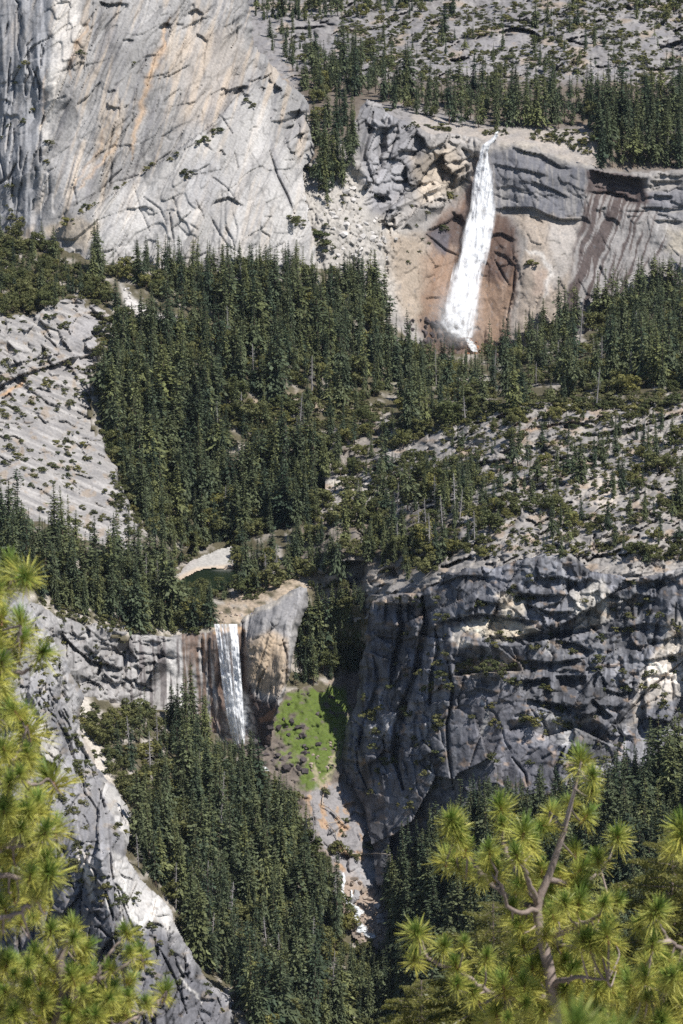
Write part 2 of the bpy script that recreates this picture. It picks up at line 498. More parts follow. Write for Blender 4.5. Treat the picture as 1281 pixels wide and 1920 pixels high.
        c = mixc(c, (0.285, 0.29, 0.305), soft(wx, wy, [(-120, -120), (100, -120), (92, 110), (76, 220), (72, 420), (-120, 460)], 6) * (.8 + .4 * fbm(x * .05, y * .01, 67, 3)))
        c = mixc(c, (0.45, 0.37, 0.27), soft(wx, wy, [(80, 425), (140, 405), (190, 420), (160, 470), (90, 450)], 10) * .6)
        c = mixc(c, (0.24, 0.235, 0.24), line(x, y, [(505, 250), (522, 320), (545, 385), (550, 400)], 5) * .7)
        # fine sooty specks
        c = mixc(c, (0.16, 0.16, 0.165), sstep(.3, .5, fbm(x * .10, y * .03, 68, 3)) * .35)
        return weather_and_shade(c, x, y, [(62, 26, 3.4, 91, .25), (26, 28, 3.6, 93, .25)], .22, .35)
    patch('granite_dome', poly, ctrl, relief, color,
          back=[([(466, -110), (470, 0), (476, 60), (478, 84)], 26, 60), ([(478, 84), (500, 108), (530, 145), (556, 168), (578, 188), (584, 215), (580, 240), (591, 272), (590, 292)], 18, 45)])

# ---- granite slopes behind the upper fall
def upper_slopes():
    poly = [(440, -120), (1400, -120), (1400, 324), (1281, 324), (1200, 330), (1140, 330), (1112, 314), (1060, 304), (1000, 276), (945, 270), (900, 266), (850, 258), (800, 254), (760, 234), (722, 214), (690, 200), (668, 262), (630, 300), (560, 320), (560, 180), (470, 90)]
    ctrl = [(440, -120, 4350), (900, -120, 4300), (1400, -120, 4250), (480, 0, 4100), (900, 0, 4020), (1300, 0, 3960), (480, 60, 3900), (700, 60, 3880), (900, 80, 3800), (1281, 80, 3780),
            (600, 150, 3640), (900, 160, 3580), (1281, 160, 3560), (660, 220, 3440), (760, 225, 3420), (850, 250, 3400), (900, 255, 3396), (1000, 265, 3388), (1060, 298, 3380), (1110, 305, 3378), (1110, 255, 3405), (1281, 240, 3450), (580, 300, 3310), (1200, 322, 3378), (1281, 318, 3374), (620, 400, 3240), (1400, 320, 3376)]
    def relief(x, y):
        u = x * .8 + y * 1.9; v = -x * .5 + y * 1.6
        r = terrace(fbm(u * .010, v * .016, 71, 3), 6) * 24 + fbm(x * .03, y * .07, 72, 3) * 5
        f, ck = facets(x, y * 2.2, 26, 28, 2.0, .9, .5, 73)
        k = sstep(.0, .25, fbm(x * .012, y * .02, 74, 3) + .1)
        r = r + f * k * .9 + ck * k * 2
        scars(x, y, r, [(480, 0), (1281, -20), (1281, 150), (700, 150), (500, 70)], 130, -14, 16, (10, 46), (8, 26), (2.5, 6), 'roof', 86)
        for pts, d, L in [([(930, 62), (965, 50), (1000, 58), (1022, 75)], 40, 14), ([(1230, 90), (1281, 74)], 30, 12), ([(1200, 130), (1281, 125)], 25, 10), ([(640, 55), (690, 58)], 20, 6), ([(505, 55), (620, 48)], 20, 6)]:
            r = r + roof(x, y, pts, d, L)
        far = sstep(215, 150, y)
        return r * (.04 + .96 * far)
    def color(x, y):
        c = np.broadcast_to(np.array((0.255, 0.242, 0.238)), x.shape + (3,)).copy()
        c = c * (1 + .3 * fbm(x * .02, y * .04, 75, 4))[..., None]
        s = streak(x, y, -1.5, .05, .02, 76)
        c = mixc(c, (0.22, 0.215, 0.225), sstep(.03, .3, s) * .6)
        c = mixc(c, (0.30, 0.285, 0.285), soft(x, y, [(900, 75), (960, 55), (1030, 85), (1000, 130), (900, 165), (850, 150)], 10) * (.6 + .3 * np.sign(streak(x, y, -1.5, .2, .02, 77))))
        c = mixc(c, (0.34, 0.325, 0.31), sstep(.15, .4, fbm(x * .04, y * .09, 78, 3)) * .7)
        c = mixc(c, (0.10, 0.095, 0.085), sstep(.12, .36, fbm(x * .09, y * .2, 70, 3)) * .7)
        c = mixc(c, (0.40, 0.31, 0.22), sstep(.18, .4, fbm(x * .018, y * .04, 79, 3)) * .5)
        fl = soft(x, y, [(560, 130), (700, 150), (1400, 160), (1400, 330), (1120, 320), (1100, 242), (930, 235), (760, 190), (680, 200), (640, 330), (560, 340)], 14)
        c = mixc(c, (0.13, 0.10, 0.07), fl * .8)
        pale = soft(x, y, [(770, 205), (860, 232), (930, 240), (1125, 246), (1120, 320), (1000, 320), (900, 300), (780, 262)], 6)
        c = mixc(c, np.array((0.41, 0.365, 0.32)), pale * (.62 + .7 * fbm(x * .05, y * .1, 80, 4)))
        return c
    patch('granite_slopes', poly, ctrl, relief, color)

# ---- the cliff of the upper fall
def nevada():
    top = [(676, 200), (690, 186), (716, 192), (722, 206), (760, 226), (800, 246), (850, 250), (905, 258), (915, 268), (925, 268), (945, 262), (1000, 268), (1060, 296), (1110, 306), (1118, 312), (1140, 322), (1200, 322), (1281, 316), (1400, 316)]
    poly = [(550, 500), (550, 320), (590, 296), (630, 270), (660, 240)] + top + [(1400, 620), (1281, 600), (1060, 660), (960, 700), (880, 690), (780, 690), (700, 600), (620, 540)]
    ctrl = [(560, 330, 3262), (560, 500, 3172), (600, 400, 3215), (620, 520, 3160), (640, 300, 3270), (680, 200, 3330), (690, 330, 3270), (690, 450, 3220), (720, 560, 3200), (770, 250, 3345), (760, 330, 3312), (760, 420, 3272), (760, 520, 3240), (780, 620, 3215),
            (840, 255, 3360), (850, 330, 3345), (850, 420, 3312), (840, 520, 3272), (830, 620, 3240), (915, 270, 3362), (910, 330, 3352), (905, 420, 3328), (890, 520, 3292), (875, 640, 3255),
            (980, 270, 3358), (980, 330, 3340), (980, 395, 3330), (980, 420, 3312), (980, 520, 3278), (970, 640, 3245), (1090, 305, 3350), (1090, 390, 3330), (1080, 500, 3285), (1060, 600, 3250),
            (1180, 325, 3345), (1180, 400, 3322), (1180, 500, 3292), (1281, 325, 3335), (1281, 400, 3318), (1281, 500, 3290), (1400, 320, 3330), (1400, 500, 3285), (1281, 600, 3260), (880, 690, 3240)]
    def relief(x, y):
        crag = soft(x, y, [(670, 185), (730, 190), (860, 245), (900, 262), (890, 330), (850, 380), (800, 400), (740, 440), (700, 420), (670, 330), (640, 300)], 14)
        f1, c1 = facets(x, y, 46, 24, 1.5, .5, .42, 101, .06, True)
        f2, c2 = facets(x, y, 19, 24, 1.4, .45, .38, 103, .06, True)
        r = crag * (f1 * 1.25 + f2 * .7 + c1 * 2 + c2 * .8)
        f3, c3 = facets(x, y, 26, -15, 2.2, .25, .10, 107)
        r = r + (1 - crag) * (f3 * .5) + fbm(x * .02, y * .02, 104, 3) * 3 + fbm(x * .1, y * .08, 105, 3) * .9
        tal = soft(x, y, [(540, 300), (600, 280), (660, 280), (680, 400), (760, 440), (740, 560), (620, 560), (540, 520)], 14)
        f4, c4 = facets(x, y, 9, 10, 1.2, .9, .45, 109)
        r = r + tal * (f4 * .9 + c4 * 1.2)
        bulge = soft(x, y, [(910, 300), (1105, 318), (1105, 412), (1060, 412), (1000, 392), (960, 392), (920, 402)], 10)
        f5, c5 = facets(x, y, 30, -20, 1.9, .42, .14, 113)
        r = r + bulge * (f5 * .4 + c5 * .4 - 3)
        scars(x, y, r, [(680, 200), (880, 260), (880, 340), (760, 430), (690, 400)], 60, -25, 30, (8, 36), (3, 9), (4, 12), 'roof', 106)
        scars(x, y, r, [(915, 290), (1110, 320), (1100, 410), (930, 395)], 14, 14, 10, (20, 70), (1, 3), (4, 10), 'roof', 108)
        scars(x, y, r, [(1110, 330), (1281, 330), (1281, 430), (1110, 400)], 26, 4, 8, (14, 50), (2, 5), (3, 8), 'roof', 110)
        scars(x, y, r, [(740, 440), (860, 420), (980, 420), (1080, 420), (1040, 600), (800, 600)], 40, -40, 40, (8, 36), (1, 3), (2, 6), 'roof', 111)
        for pts, d, L in [([(924, 392), (960, 388), (1000, 390), (1025, 402), (1050, 411), (1098, 412)], 9, 22), ([(1100, 358), (1150, 360), (1200, 378)], 9, 14), ([(1105, 318), (1150, 328), (1215, 336)], 24, 34),
                          ([(1200, 388), (1281, 392)], 7, 10), ([(1225, 412), (1281, 416)], 6, 10), ([(960, 276), (985, 284), (1015, 290), (1050, 312), (1075, 316)], 7, 10), ([(920, 306), (980, 318), (1030, 330)], 4, 10),
                          ([(990, 336), (1040, 356), (1070, 372)], 5, 12), ([(1218, 340), (1281, 338)], 9, 12), ([(700, 368), (725, 366), (735, 376)], 11, 12), ([(744, 282), (790, 282)], 12, 14), ([(830, 318), (860, 330)], 14, 22),
                          ([(800, 432), (830, 420), (866, 400)], 8, 14), ([(905, 442), (940, 436), (968, 450)], 7, 12), ([(925, 470), (950, 480), (966, 500)], 4, 10), ([(796, 560), (812, 556), (828, 558)], 4, 8), ([(990, 405), (1010, 408), (1020, 420)], 4, 8)]:
            r = r + roof(x, y, pts, d, L)
        for pts, wd, d in [([(966, 498), (962, 545), (950, 600)], 2, 6), ([(928, 488), (945, 520), (955, 535)], 2.5, 4), ([(700, 210), (690, 250), (680, 290), (700, 340)], 5, 10), ([(730, 215), (716, 260), (712, 300)], 7, 12),
                           ([(812, 285), (825, 310), (830, 340)], 5, 8), ([(800, 360), (840, 345), (880, 322)], 5, -7), ([(720, 398), (780, 372), (830, 345)], 4, -6), ([(868, 280), (890, 300), (892, 340)], 8, 10), ([(850, 400), (868, 440), (870, 470)], 10, 8), ([(800, 440), (835, 470), (860, 480)], 4, 4)]:
            r = r + crackline(x, y, pts, wd, d)
        return r
    def color(x, y):
        wx = x + fbm(x * .035, y * .035, 121, 3) * 10; wy = y + fbm(x * .035, y * .035, 122, 3) * 10
        c = np.broadcast_to(np.array((0.30, 0.282, 0.265)), x.shape + (3,)).copy()
        c = c * (1 + .28 * fbm(x * .025, y * .02, 123, 4))[..., None]
        c = mixc(c, (0.22, 0.22, 0.235), soft(wx, wy, [(668, 185), (760, 215), (800, 260), (780, 330), (740, 400), (690, 420), (680, 300)], 12) * .8)
        c = mixc(c, (0.42, 0.355, 0.28), soft(wx, wy, [(770, 300), (840, 270), (880, 300), (860, 360), (790, 380)], 14) * .7)
        c = mixc(c, (0.42, 0.395, 0.36), soft(wx, wy, [(540, 300), (600, 280), (660, 300), (700, 400), (760, 430), (790, 480), (770, 600), (620, 560), (540, 520)], 14) * .85)
        c = mixc(c, (0.37, 0.30, 0.23), soft(wx, wy, [(725, 440), (790, 440), (830, 500), (800, 610), (760, 600), (735, 520)], 16) * .85)
        st = streak(x, y, -.3, .09, .012, 124)
        # wet red-brown rock on both sides of the water
        wet = np.maximum(soft(wx, wy, [(830, 400), (880, 350), (892, 300), (915, 300), (935, 400), (965, 440), (975, 520), (955, 590), (950, 680), (800, 690), (785, 600), (810, 520), (800, 440)], 10), 0)
        c = mixc(c, (0.165, 0.106, 0.075), wet * (.85 + .6 * st))
        c = mixc(c, (0.085, 0.062, 0.055), soft(wx, wy, [(860, 395), (885, 340), (900, 330), (885, 400), (868, 470), (845, 460), (800, 440), (820, 420)], 8) * .85)
        c = mixc(c, (0.10, 0.065, 0.052), soft(wx, wy, [(928, 400), (962, 410), (975, 450), (965, 490), (945, 530), (915, 560), (908, 510), (922, 450)], 9) * (.75 + .5 * st))
        c = mixc(c, (0.29, 0.20, 0.14), soft(wx, wy, [(905, 520), (950, 530), (965, 560), (955, 640), (895, 660), (890, 580)], 10) * .7)
        c = mixc(c, (0.29, 0.195, 0.135), soft(wx, wy, [(790, 480), (850, 470), (845, 540), (820, 600), (790, 590)], 12) * .6)
        c = mixc(c, (0.10, 0.095, 0.11), soft(wx, wy, [(805, 440), (830, 425), (845, 440), (838, 478), (815, 460)], 5) * .8)
        # dark weathered band to the right of the lip, clean tan wall under it
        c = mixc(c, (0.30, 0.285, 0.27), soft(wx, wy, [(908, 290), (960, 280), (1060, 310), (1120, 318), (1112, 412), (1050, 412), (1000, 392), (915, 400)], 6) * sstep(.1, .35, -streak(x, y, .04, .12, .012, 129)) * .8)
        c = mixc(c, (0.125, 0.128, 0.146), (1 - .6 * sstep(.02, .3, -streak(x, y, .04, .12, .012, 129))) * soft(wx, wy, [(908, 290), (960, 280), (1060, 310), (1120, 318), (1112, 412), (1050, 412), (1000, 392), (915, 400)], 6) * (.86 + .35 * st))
        c = mixc(c, (0.335, 0.282, 0.232), soft(wx, wy, [(960, 398), (1020, 404), (1095, 415), (1080, 500), (1060, 620), (960, 660), (975, 540), (985, 450)], 9) * .9)
        c = mixc(c, (0.37, 0.35, 0.33), soft(wx, wy, [(1030, 415), (1092, 416), (1075, 500), (1040, 540), (1030, 470)], 10) * .7)
        c = mixc(c, (0.37, 0.28, 0.225), soft(wx, wy, [(1000, 510), (1025, 505), (1030, 545), (1000, 560)], 8) * .6)
        c = mixc(c, (0.62, 0.60, 0.57), line(wx, wy, [(985, 470), (1015, 480), (1035, 510), (1020, 560)], 6) * .6)
        # right-hand streaked wall
        rt = soft(wx, wy, [(1098, 345), (1400, 380), (1400, 640), (1050, 640), (1078, 480)], 6)
        sx = x + fbm(x * .03, y * .02, 128, 3) * 9; s1 = streak(sx, y, -.33, .055, .006, 125, 3); s2 = streak(sx, y, -.33, .14, .008, 126, 3)
        c = mixc(c, (0.30, 0.285, 0.275), rt * .9)
        c = mixc(c, (0.50, 0.485, 0.47), rt * sstep(.05, .3, s2) * .7)
        c = mixc(c, (0.078, 0.056, 0.051), rt * sstep(-.05, .16, s1 * .55 + s2 * .75 + .22 * np.exp(-((x + .33 * (y - 400) - 1128) / 34) ** 2) - .03 - .12 * sstep(1200, 1270, x)) * .92)
        c = mixc(c, (0.095, 0.07, 0.066), soft(wx, wy, [(1100, 318), (1200, 330), (1225, 380), (1190, 388), (1150, 366), (1098, 365)], 5) * .85)  # shadow of the rim trees, painted into the rock colour
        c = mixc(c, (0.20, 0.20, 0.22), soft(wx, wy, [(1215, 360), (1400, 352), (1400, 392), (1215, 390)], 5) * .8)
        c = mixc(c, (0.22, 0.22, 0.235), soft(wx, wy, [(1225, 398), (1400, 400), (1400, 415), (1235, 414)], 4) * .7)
        c = mixc(c, (0.52, 0.46, 0.36), soft(wx, wy, [(1255, 430), (1400, 430), (1400, 500), (1250, 470)], 10) * .6)
        c = mixc(c, (0.40, 0.36, 0.31), soft(wx, wy, [(930, 255), (1000, 262), (1120, 300), (1100, 305), (1060, 300), (1000, 275), (935, 275)], 4) * .8)
        c = mixc(c, (0.15, 0.148, 0.155), sstep(.28, .5, fbm(x * .11, y * .09, 127, 3)) * .45)
        w1 = weather_and_shade(c, x, y, [(46, 24, 1.5, 101, .06), (19, 24, 1.4, 103, .06)], .45, .5)
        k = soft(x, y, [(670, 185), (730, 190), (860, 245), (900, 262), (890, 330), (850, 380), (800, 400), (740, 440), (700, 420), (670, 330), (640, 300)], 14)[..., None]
        w2 = weather_and_shade(c, x, y, [(58, -24, 2.6, 115, .12)], .22, .3)
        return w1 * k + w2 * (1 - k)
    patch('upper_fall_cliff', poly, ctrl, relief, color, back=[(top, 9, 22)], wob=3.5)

# ---- slab slope on the left
def left_slab():
    edge = [(108, 556), (160, 560), (205, 582), (226, 612), (214, 636), (203, 650), (208, 690), (192, 725), (184, 780), (212, 850), (234, 910), (262, 1000)]
    poly = [(-110, 590), (60, 590), (100, 566)] + edge + [(270, 1060), (180, 1050), (90, 1010), (0, 980), (-110, 980)]
    ctrl = [(-110, 590, 2890), (-110, 750, 2800), (-110, 980, 2640), (0, 600, 2920), (0, 740, 2835), (0, 930, 2680), (120, 570, 2985), (120, 680, 2900), (120, 800, 2830), (120, 960, 2700), (200, 600, 2990), (195, 700, 2925), (185, 790, 2865), (230, 920, 2770), (260, 1010, 2705)]
    def relief(x, y):
        u = x * .9 - y * .55
        r = terrace(fbm(x * .010 - y * .004, (y - x * .45) * .018, 131, 3), 6) * 8
        r = r + fbm(x * .03, (y - x * .45) * .09, 132, 3) * 2
        up = soft(x, y, [(-110, 590), (110, 560), (225, 600), (205, 700), (100, 700), (0, 730), (-110, 760)], 14)
        f, ck = facets(x, y * 1.4, 24, -25, 1.8, .7, .35, 133)
        r = r + up * (f * 1.2 + ck * 1.5) + (1 - up) * (f * .25)
        scars(x, y, r, [(-20, 600), (110, 560), (210, 600), (190, 720), (240, 960), (0, 930)], 70, 22, 14, (8, 50), (2, 7), (2, 5), 'roof', 136)
        for pts, d, L in [([(-60, 760), (0, 722), (45, 700), (100, 684), (130, 672), (160, 668), (190, 655)], 16, 13), ([(0, 690), (50, 676), (120, 662)], 8, 9), ([(150, 640), (180, 628), (205, 632)], 10, 10), ([(0, 748), (20, 735)], 10, 8), ([(110, 566), (160, 568), (200, 600)], 10, 12)]:
            r = r + roof(x, y, pts, d, L)
        return r
    def color(x, y):
        wx = x + fbm(x * .03, y * .03, 141, 3) * 10; wy = y + fbm(x * .03, y * .03, 142, 3) * 10
        c = np.broadcast_to(np.array((0.295, 0.282, 0.272)), x.shape + (3,)).copy()
        c = c * (1 + .2 * fbm(x * .03, y * .05, 143, 4))[..., None]
        v = y - x * .42
        s = fbm(x * .012, v * .13, 144, 3)
        c = mixc(c, (0.22, 0.212, 0.21), sstep(.02, .3, s) * .8)
        c = mixc(c, (0.46, 0.44, 0.42), sstep(.05, .35, -s) * .6)
        c = mixc(c, (0.30, 0.23, 0.16), sstep(.15, .4, fbm(x * .04, y * .06, 145, 3)) * .55)
        c = mixc(c, (0.34, 0.33, 0.335), soft(wx, wy, [(120, 600), (200, 590), (225, 620), (205, 690), (150, 690)], 10) * .6)
        c = mixc(c, (0.55, 0.33, 0.16), line(wx, wy, [(0, 742), (20, 730), (45, 712)], 4) * .7)
        return c
    patch('slab_slope', poly, ctrl, relief, color, back=[(edge, 16, 55)], wob=8)

# ---- middle and right slabs with shrubs
def right_slopes():
    poly = [(628, 800), (700, 784), (800, 800), (870, 782), (930, 764), (1000, 756), (1140, 752), (1281, 748), (1400, 745), (1400, 1062), (1281, 1069), (1240, 1077), (1200, 1087), (1150, 1087), (1100, 1069), (1070, 1047), (1010, 1047), (975, 1055), (940, 1067), (880, 1071), (838, 1081), (815, 1099), (790, 1117), (735, 1119), (697, 1135), (690, 1165), (664, 1165), (620, 1090), (560, 1060), (560, 1000), (606, 930), (612, 860)]
    ctrl = [(380, 770, 2935), (500, 750, 2960), (600, 740, 2985), (700, 790, 2920), (620, 850, 2850), (650, 940, 2770), (700, 1000, 2690), (640, 1040, 2650), (560, 1000, 2740), (800, 810, 2830), (930, 768, 2800), (1100, 758, 2770), (1281, 750, 2740), (1400, 745, 2730),
            (800, 900, 2720), (900, 900, 2680), (1000, 880, 2670), (1150, 880, 2640), (1281, 880, 2620), (800, 1000, 2620), (900, 1000, 2570), (1050, 1000, 2540), (1200, 1000, 2500), (1400, 1000, 2480), (760, 1090, 2580), (870, 1070, 2525), (1000, 1046, 2500), (1100, 1064, 2478), (1281, 1066, 2468), (690, 1130, 2625), (735, 1116, 2570), (1400, 1060, 2468), (800, 1108, 2540), (450, 820, 2880)]
    def relief(x, y):
        r = terrace(fbm(x * .014 + y * .01, (y + x * .38) * .022, 151, 3), 6) * 18 + fbm(x * .04, (y + x * .3) * .07, 152, 3) * 3.5
        f, ck = facets(x, (y + x * .3) * 2.0, 20, 10, 1.4, .9, .5, 153)
        k = sstep(-.15, .2, fbm(x * .012, y * .018, 154, 3))
        r = r + (f * .9 + ck * 1.6) * k
        scars(x, y, r, [(620, 880), (900, 780), (1281, 760), (1281, 1060), (880, 1060), (700, 1040)], 170, -22, 18, (10, 50), (5, 18), (2.5, 6), 'roof', 156)
        for pts, d, L in [([(628, 1056), (655, 1050), (690, 1052)], 30, 60), ([(702, 1042), (730, 1040), (748, 1050)], 8, 16), ([(740, 1060), (748, 1085)], 20, 30), ([(855, 875), (900, 868), (960, 858)], 16, 10), ([(870, 870), (910, 868)], 12, 9),
                          ([(740, 940), (800, 925), (850, 912)], 14, 8), ([(1000, 800), (1080, 790), (1120, 800)], 14, 9), ([(1100, 815), (1200, 800), (1281, 770)], 12, 8), ([(640, 905), (700, 912), (740, 915)], 10, 6)]:
            r = r + roof(x, y, pts, d, L)
        return r
    def color(x, y):
        wx = x + fbm(x * .03, y * .03, 161, 3) * 12; wy = y + fbm(x * .03, y * .03, 162, 3) * 8
        c = np.broadcast_to(np.array((0.315, 0.295, 0.275)), x.shape + (3,)).copy()
        c = c * (1 + .3 * fbm(x * .03, y * .06, 163, 4))[..., None]
        s = fbm(x * .015, (y + x * .35) * .12, 164, 3)
        c = mixc(c, (0.22, 0.21, 0.21), sstep(.08, .36, s) * .65)
        c = mixc(c, (0.41, 0.38, 0.345), sstep(.08, .36, -s) * .5)
        c = mixc(c, (0.10, 0.095, 0.085), sstep(.14, .38, fbm(x * .09, y * .18, 160, 3)) * .65)
        c = mixc(c, (0.36, 0.24, 0.15), line(wx, wy, [(960, 815), (1000, 805), (1120, 782)], 4) * .7)
        c = mixc(c, (0.36, 0.27, 0.19), sstep(.12, .36, fbm(x * .022, y * .05, 165, 3)) * .6)
        c = mixc(c, (0.60, 0.53, 0.46), soft(wx, wy, [(1100, 900), (1150, 880), (1160, 930), (1150, 960), (1110, 950)], 7) * .7)
        c = mixc(c, (0.60, 0.55, 0.48), soft(wx, wy, [(610, 905), (660, 895), (740, 912), (740, 925), (650, 925)], 5) * .7)
        c = mixc(c, (0.50, 0.41, 0.31), soft(wx, wy, [(400, 770), (440, 760), (470, 785), (430, 790)], 5) * .8)
        c = mixc(c, (0.13, 0.105, 0.075), soft(wx, wy, [(520, 960), (720, 960), (860, 950), (860, 1040), (760, 1090), (640, 1050), (560, 1060)], 16) * .6)
        c = mixc(c, (0.13, 0.105, 0.075), soft(wx, wy, [(380, 790), (600, 760), (720, 800), (700, 880), (600, 880), (560, 850), (420, 830)], 14) * .45)
        return c
    patch('slab_hillside', poly, ctrl, relief, color, wob=4)

# ---- dark broken crag on the right
def crag():
    top = [(690, 1160), (697, 1128), (735, 1112), (790, 1110), (815, 1092), (838, 1074), (880, 1064), (940, 1060), (975, 1048), (1010, 1040), (1070, 1040), (1100, 1062), (1150, 1080), (1200, 1080), (1240, 1070), (1281, 1062), (1400, 1055)]
    left = [(690, 1160), (682, 1215), (673, 1270), (668, 1310), (650, 1350), (637, 1410), (632, 1450), (636, 1478), (660, 1500), (688, 1556), (700, 1600)]
    poly = top + [(1400, 1500), (1281, 1500), (1060, 1540), (900, 1560), (820, 1620), (760, 1680), (705, 1660)] + left[::-1][:-1]
    ctrl = [(690, 1160, 2562), (680, 1230, 2558), (668, 1310, 2548), (640, 1420, 2530), (660, 1500, 2512), (700, 1600, 2440), (735, 1115, 2536), (740, 1200, 2514), (740, 1300, 2494), (720, 1400, 2478), (720, 1500, 2462), (760, 1600, 2425),
            (800, 1105, 2500), (800, 1200, 2472), (800, 1300, 2452), (800, 1400, 2432), (800, 1500, 2418), (880, 1066, 2478), (880, 1150, 2452), (890, 1300, 2418), (900, 1450, 2392), (1000, 1045, 2462), (1000, 1150, 2440), (1000, 1300, 2405), (1000, 1450, 2378),
            (1120, 1070, 2450), (1120, 1200, 2425), (1120, 1350, 2392), (1100, 1480, 2362), (1281, 1065, 2440), (1281, 1200, 2418), (1281, 1300, 2402), (1281, 1400, 2385), (1400, 1060, 2440), (1400, 1300, 2400), (1400, 1480, 2370), (820, 1620, 2395)]
    def relief(x, y):
        f1, c1 = facets(x, y, 96, 26, 1.5, .34, .26, 171, .04, True)
        f2, c2 = facets(x, y, 38, 10, .8, .26, .22, 173, .05, True)
        f3, c3 = facets(x, y, 17, 13, .9, .24, .26, 175, .06, True)
        calm = np.clip(soft(x, y, [(860, 1290), (960, 1270), (1000, 1330), (1060, 1400), (1050, 1470), (850, 1500), (820, 1420)], 22) * .7 + soft(x, y, [(690, 1480), (800, 1440), (860, 1500), (780, 1640), (690, 1600)], 20) * .75
                       + soft(x, y, [(1180, 1300), (1281, 1200), (1400, 1200), (1400, 1480), (1180, 1440)], 20) * .5, 0, .85)
        r = f1 * .75 + 9 * soft(x, y, [(690, 1120), (800, 1110), (790, 1300), (740, 1500), (640, 1480), (670, 1300)], 20) * terrace(fbm(x * .028, y * .007, 189, 3), 5, .8) + (f2 * .95 + c1 * .8 + f3 * .6) * (1 - calm) + fbm(x * .1, y * .1, 177, 2) * .5
        # vertical fluting
        r = r + fbm(x * .05, y * .010, 179, 2) * 2.5 * (1 - calm * .6)
        CR = [(700, 1120), (840, 1080), (1000, 1046), (1281, 1070), (1281, 1290), (1150, 1340), (900, 1290), (800, 1320), (700, 1320)]
        scars(x, y, r, CR, 36, -6, 8, (20, 80), (2, 5), (5, 14), 'roof', 176)
        scars(x, y, r, CR, 26, -6, 10, (14, 50), (2, 5), (5, 14), 'shelf', 178)
        scars(x, y, r, CR, 40, 104, 10, (16, 70), (1.5, 4), (1.6, 2.4), 'crack', 180)
        LO = [(660, 1330), (850, 1300), (1060, 1340), (1281, 1300), (1281, 1420), (1060, 1450), (860, 1480), (760, 1600), (690, 1560), (650, 1440)]
        scars(x, y, r, LO, 30, 58, 12, (24, 90), (1.2, 3.2), (1.6, 2.4), 'crack', 187)
        scars(x, y, r, LO, 30, -30, 12, (14, 50), (1.2, 3.5), (3, 8), 'roof', 188)
        for pts, d, L in [([(812, 1168), (850, 1160), (900, 1150), (960, 1158), (1012, 1166)], 16, 26), ([(1000, 1084), (1050, 1080), (1085, 1092), (1110, 1082)], 12, 18), ([(960, 1110), (1010, 1116), (1060, 1114)], 11, 16), ([(980, 1130), (1030, 1148), (1078, 1146)], 12, 20), ([(1060, 1090), (1075, 1088), (1082, 1096)], 12, 50),
                          ([(1135, 1112), (1180, 1126), (1190, 1120)], 8, 10), ([(1040, 1200), (1080, 1206), (1115, 1222)], 14, 13), ([(970, 1190), (1030, 1186), (1100, 1176), (1140, 1168)], 8, 9), ([(975, 1238), (1040, 1242), (1100, 1232)], 12, 16), ([(1040, 1268), (1100, 1266)], 14, 26),
                          ([(975, 1278), (1030, 1270)], 14, 20), ([(985, 1310), (1040, 1318), (1100, 1330)], 12, 14), ([(900, 1190), (960, 1196), (1010, 1184)], 9, 9), ([(700, 1130), (760, 1132), (790, 1138)], 14, 22), ([(820, 1096), (870, 1078), (930, 1082)], 8, 14),
                          ([(700, 1190), (760, 1200), (790, 1190)], 10, 20), ([(870, 1300), (900, 1290), (935, 1300)], 5, 10), ([(1150, 1180), (1215, 1168), (1260, 1176)], 8, 14), ([(1130, 1290), (1160, 1300), (1190, 1290)], 9, 12), ([(1110, 1310), (1150, 1345)], 10, 10), ([(1200, 1240), (1281, 1225)], 6, 9)]:
            r = r + roof(x, y, pts, d, L)
        for pts, d, L in [([(850, 1268), (900, 1262), (985, 1258)], 22, 30), ([(975, 1210), (1040, 1196), (1130, 1180)], 16, 16), ([(780, 1190), (840, 1200)], 12, 14), ([(690, 1220), (760, 1250)], 8, 12), ([(1000, 1390), (1080, 1365), (1150, 1400)], 14, 18), ([(950, 1372), (1010, 1360)], 9, 12)]:
            r = r + shelf(x, y, pts, d, L)
        for pts, wd, d in [([(750, 1118), (756, 1180), (742, 1240), (732, 1290)], 6, 16), ([(792, 1120), (800, 1170), (790, 1220), (782, 1270), (764, 1310), (748, 1360), (742, 1420), (756, 1480)], 8, 20), ([(816, 1180), (824, 1220), (812, 1260), (806, 1320)], 5, 10),
                           ([(700, 1230), (712, 1280), (690, 1340), (672, 1400)], 5, 10), ([(668, 1400), (672, 1440), (690, 1480)], 3, 6), ([(636, 1466), (660, 1492), (680, 1530), (690, 1556)], 9, 26), ([(840, 1240), (850, 1300), (838, 1360), (842, 1420), (850, 1480)], 4, 8),
                           ([(890, 1340), (900, 1380), (880, 1440)], 3, 5), ([(1060, 1400), (1040, 1440), (1050, 1480)], 4, 8), ([(960, 1420), (985, 1450), (990, 1480)], 3, 5), ([(1200, 1280), (1160, 1340), (1120, 1390)], 4, -6), ([(1281, 1240), (1210, 1300), (1150, 1370)], 4, 6)]:
            r = r + crackline(x, y, pts, wd, d)
        return r
    def color(x, y):
        wx = x + fbm(x * .04, y * .04, 181, 3) * 14; wy = y + fbm(x * .04, y * .04, 182, 3) * 10
        c = np.broadcast_to(np.array((0.175, 0.178, 0.196)), x.shape + (3,)).copy()
        c = c * (1 + .35 * fbm(x * .025, y * .025, 183, 4))[..., None]
        s = streak(x, y, 0, .08, .012, 184)
        c = mixc(c, (0.06, 0.062, 0.072), sstep(.02, .28, s) * .8)
        c = mixc(c, (0.27, 0.268, 0.275), sstep(.1, .4, -s) * .6)
        dk = soft(wx, wy, [(700, 1110), (840, 1075), (980, 1062), (970, 1140), (860, 1150), (820, 1180), (800, 1260), (700, 1280)], 16)
        c = mixc(c, (0.12, 0.122, 0.138), dk * .35)  # shade of the left flank painted into the grey
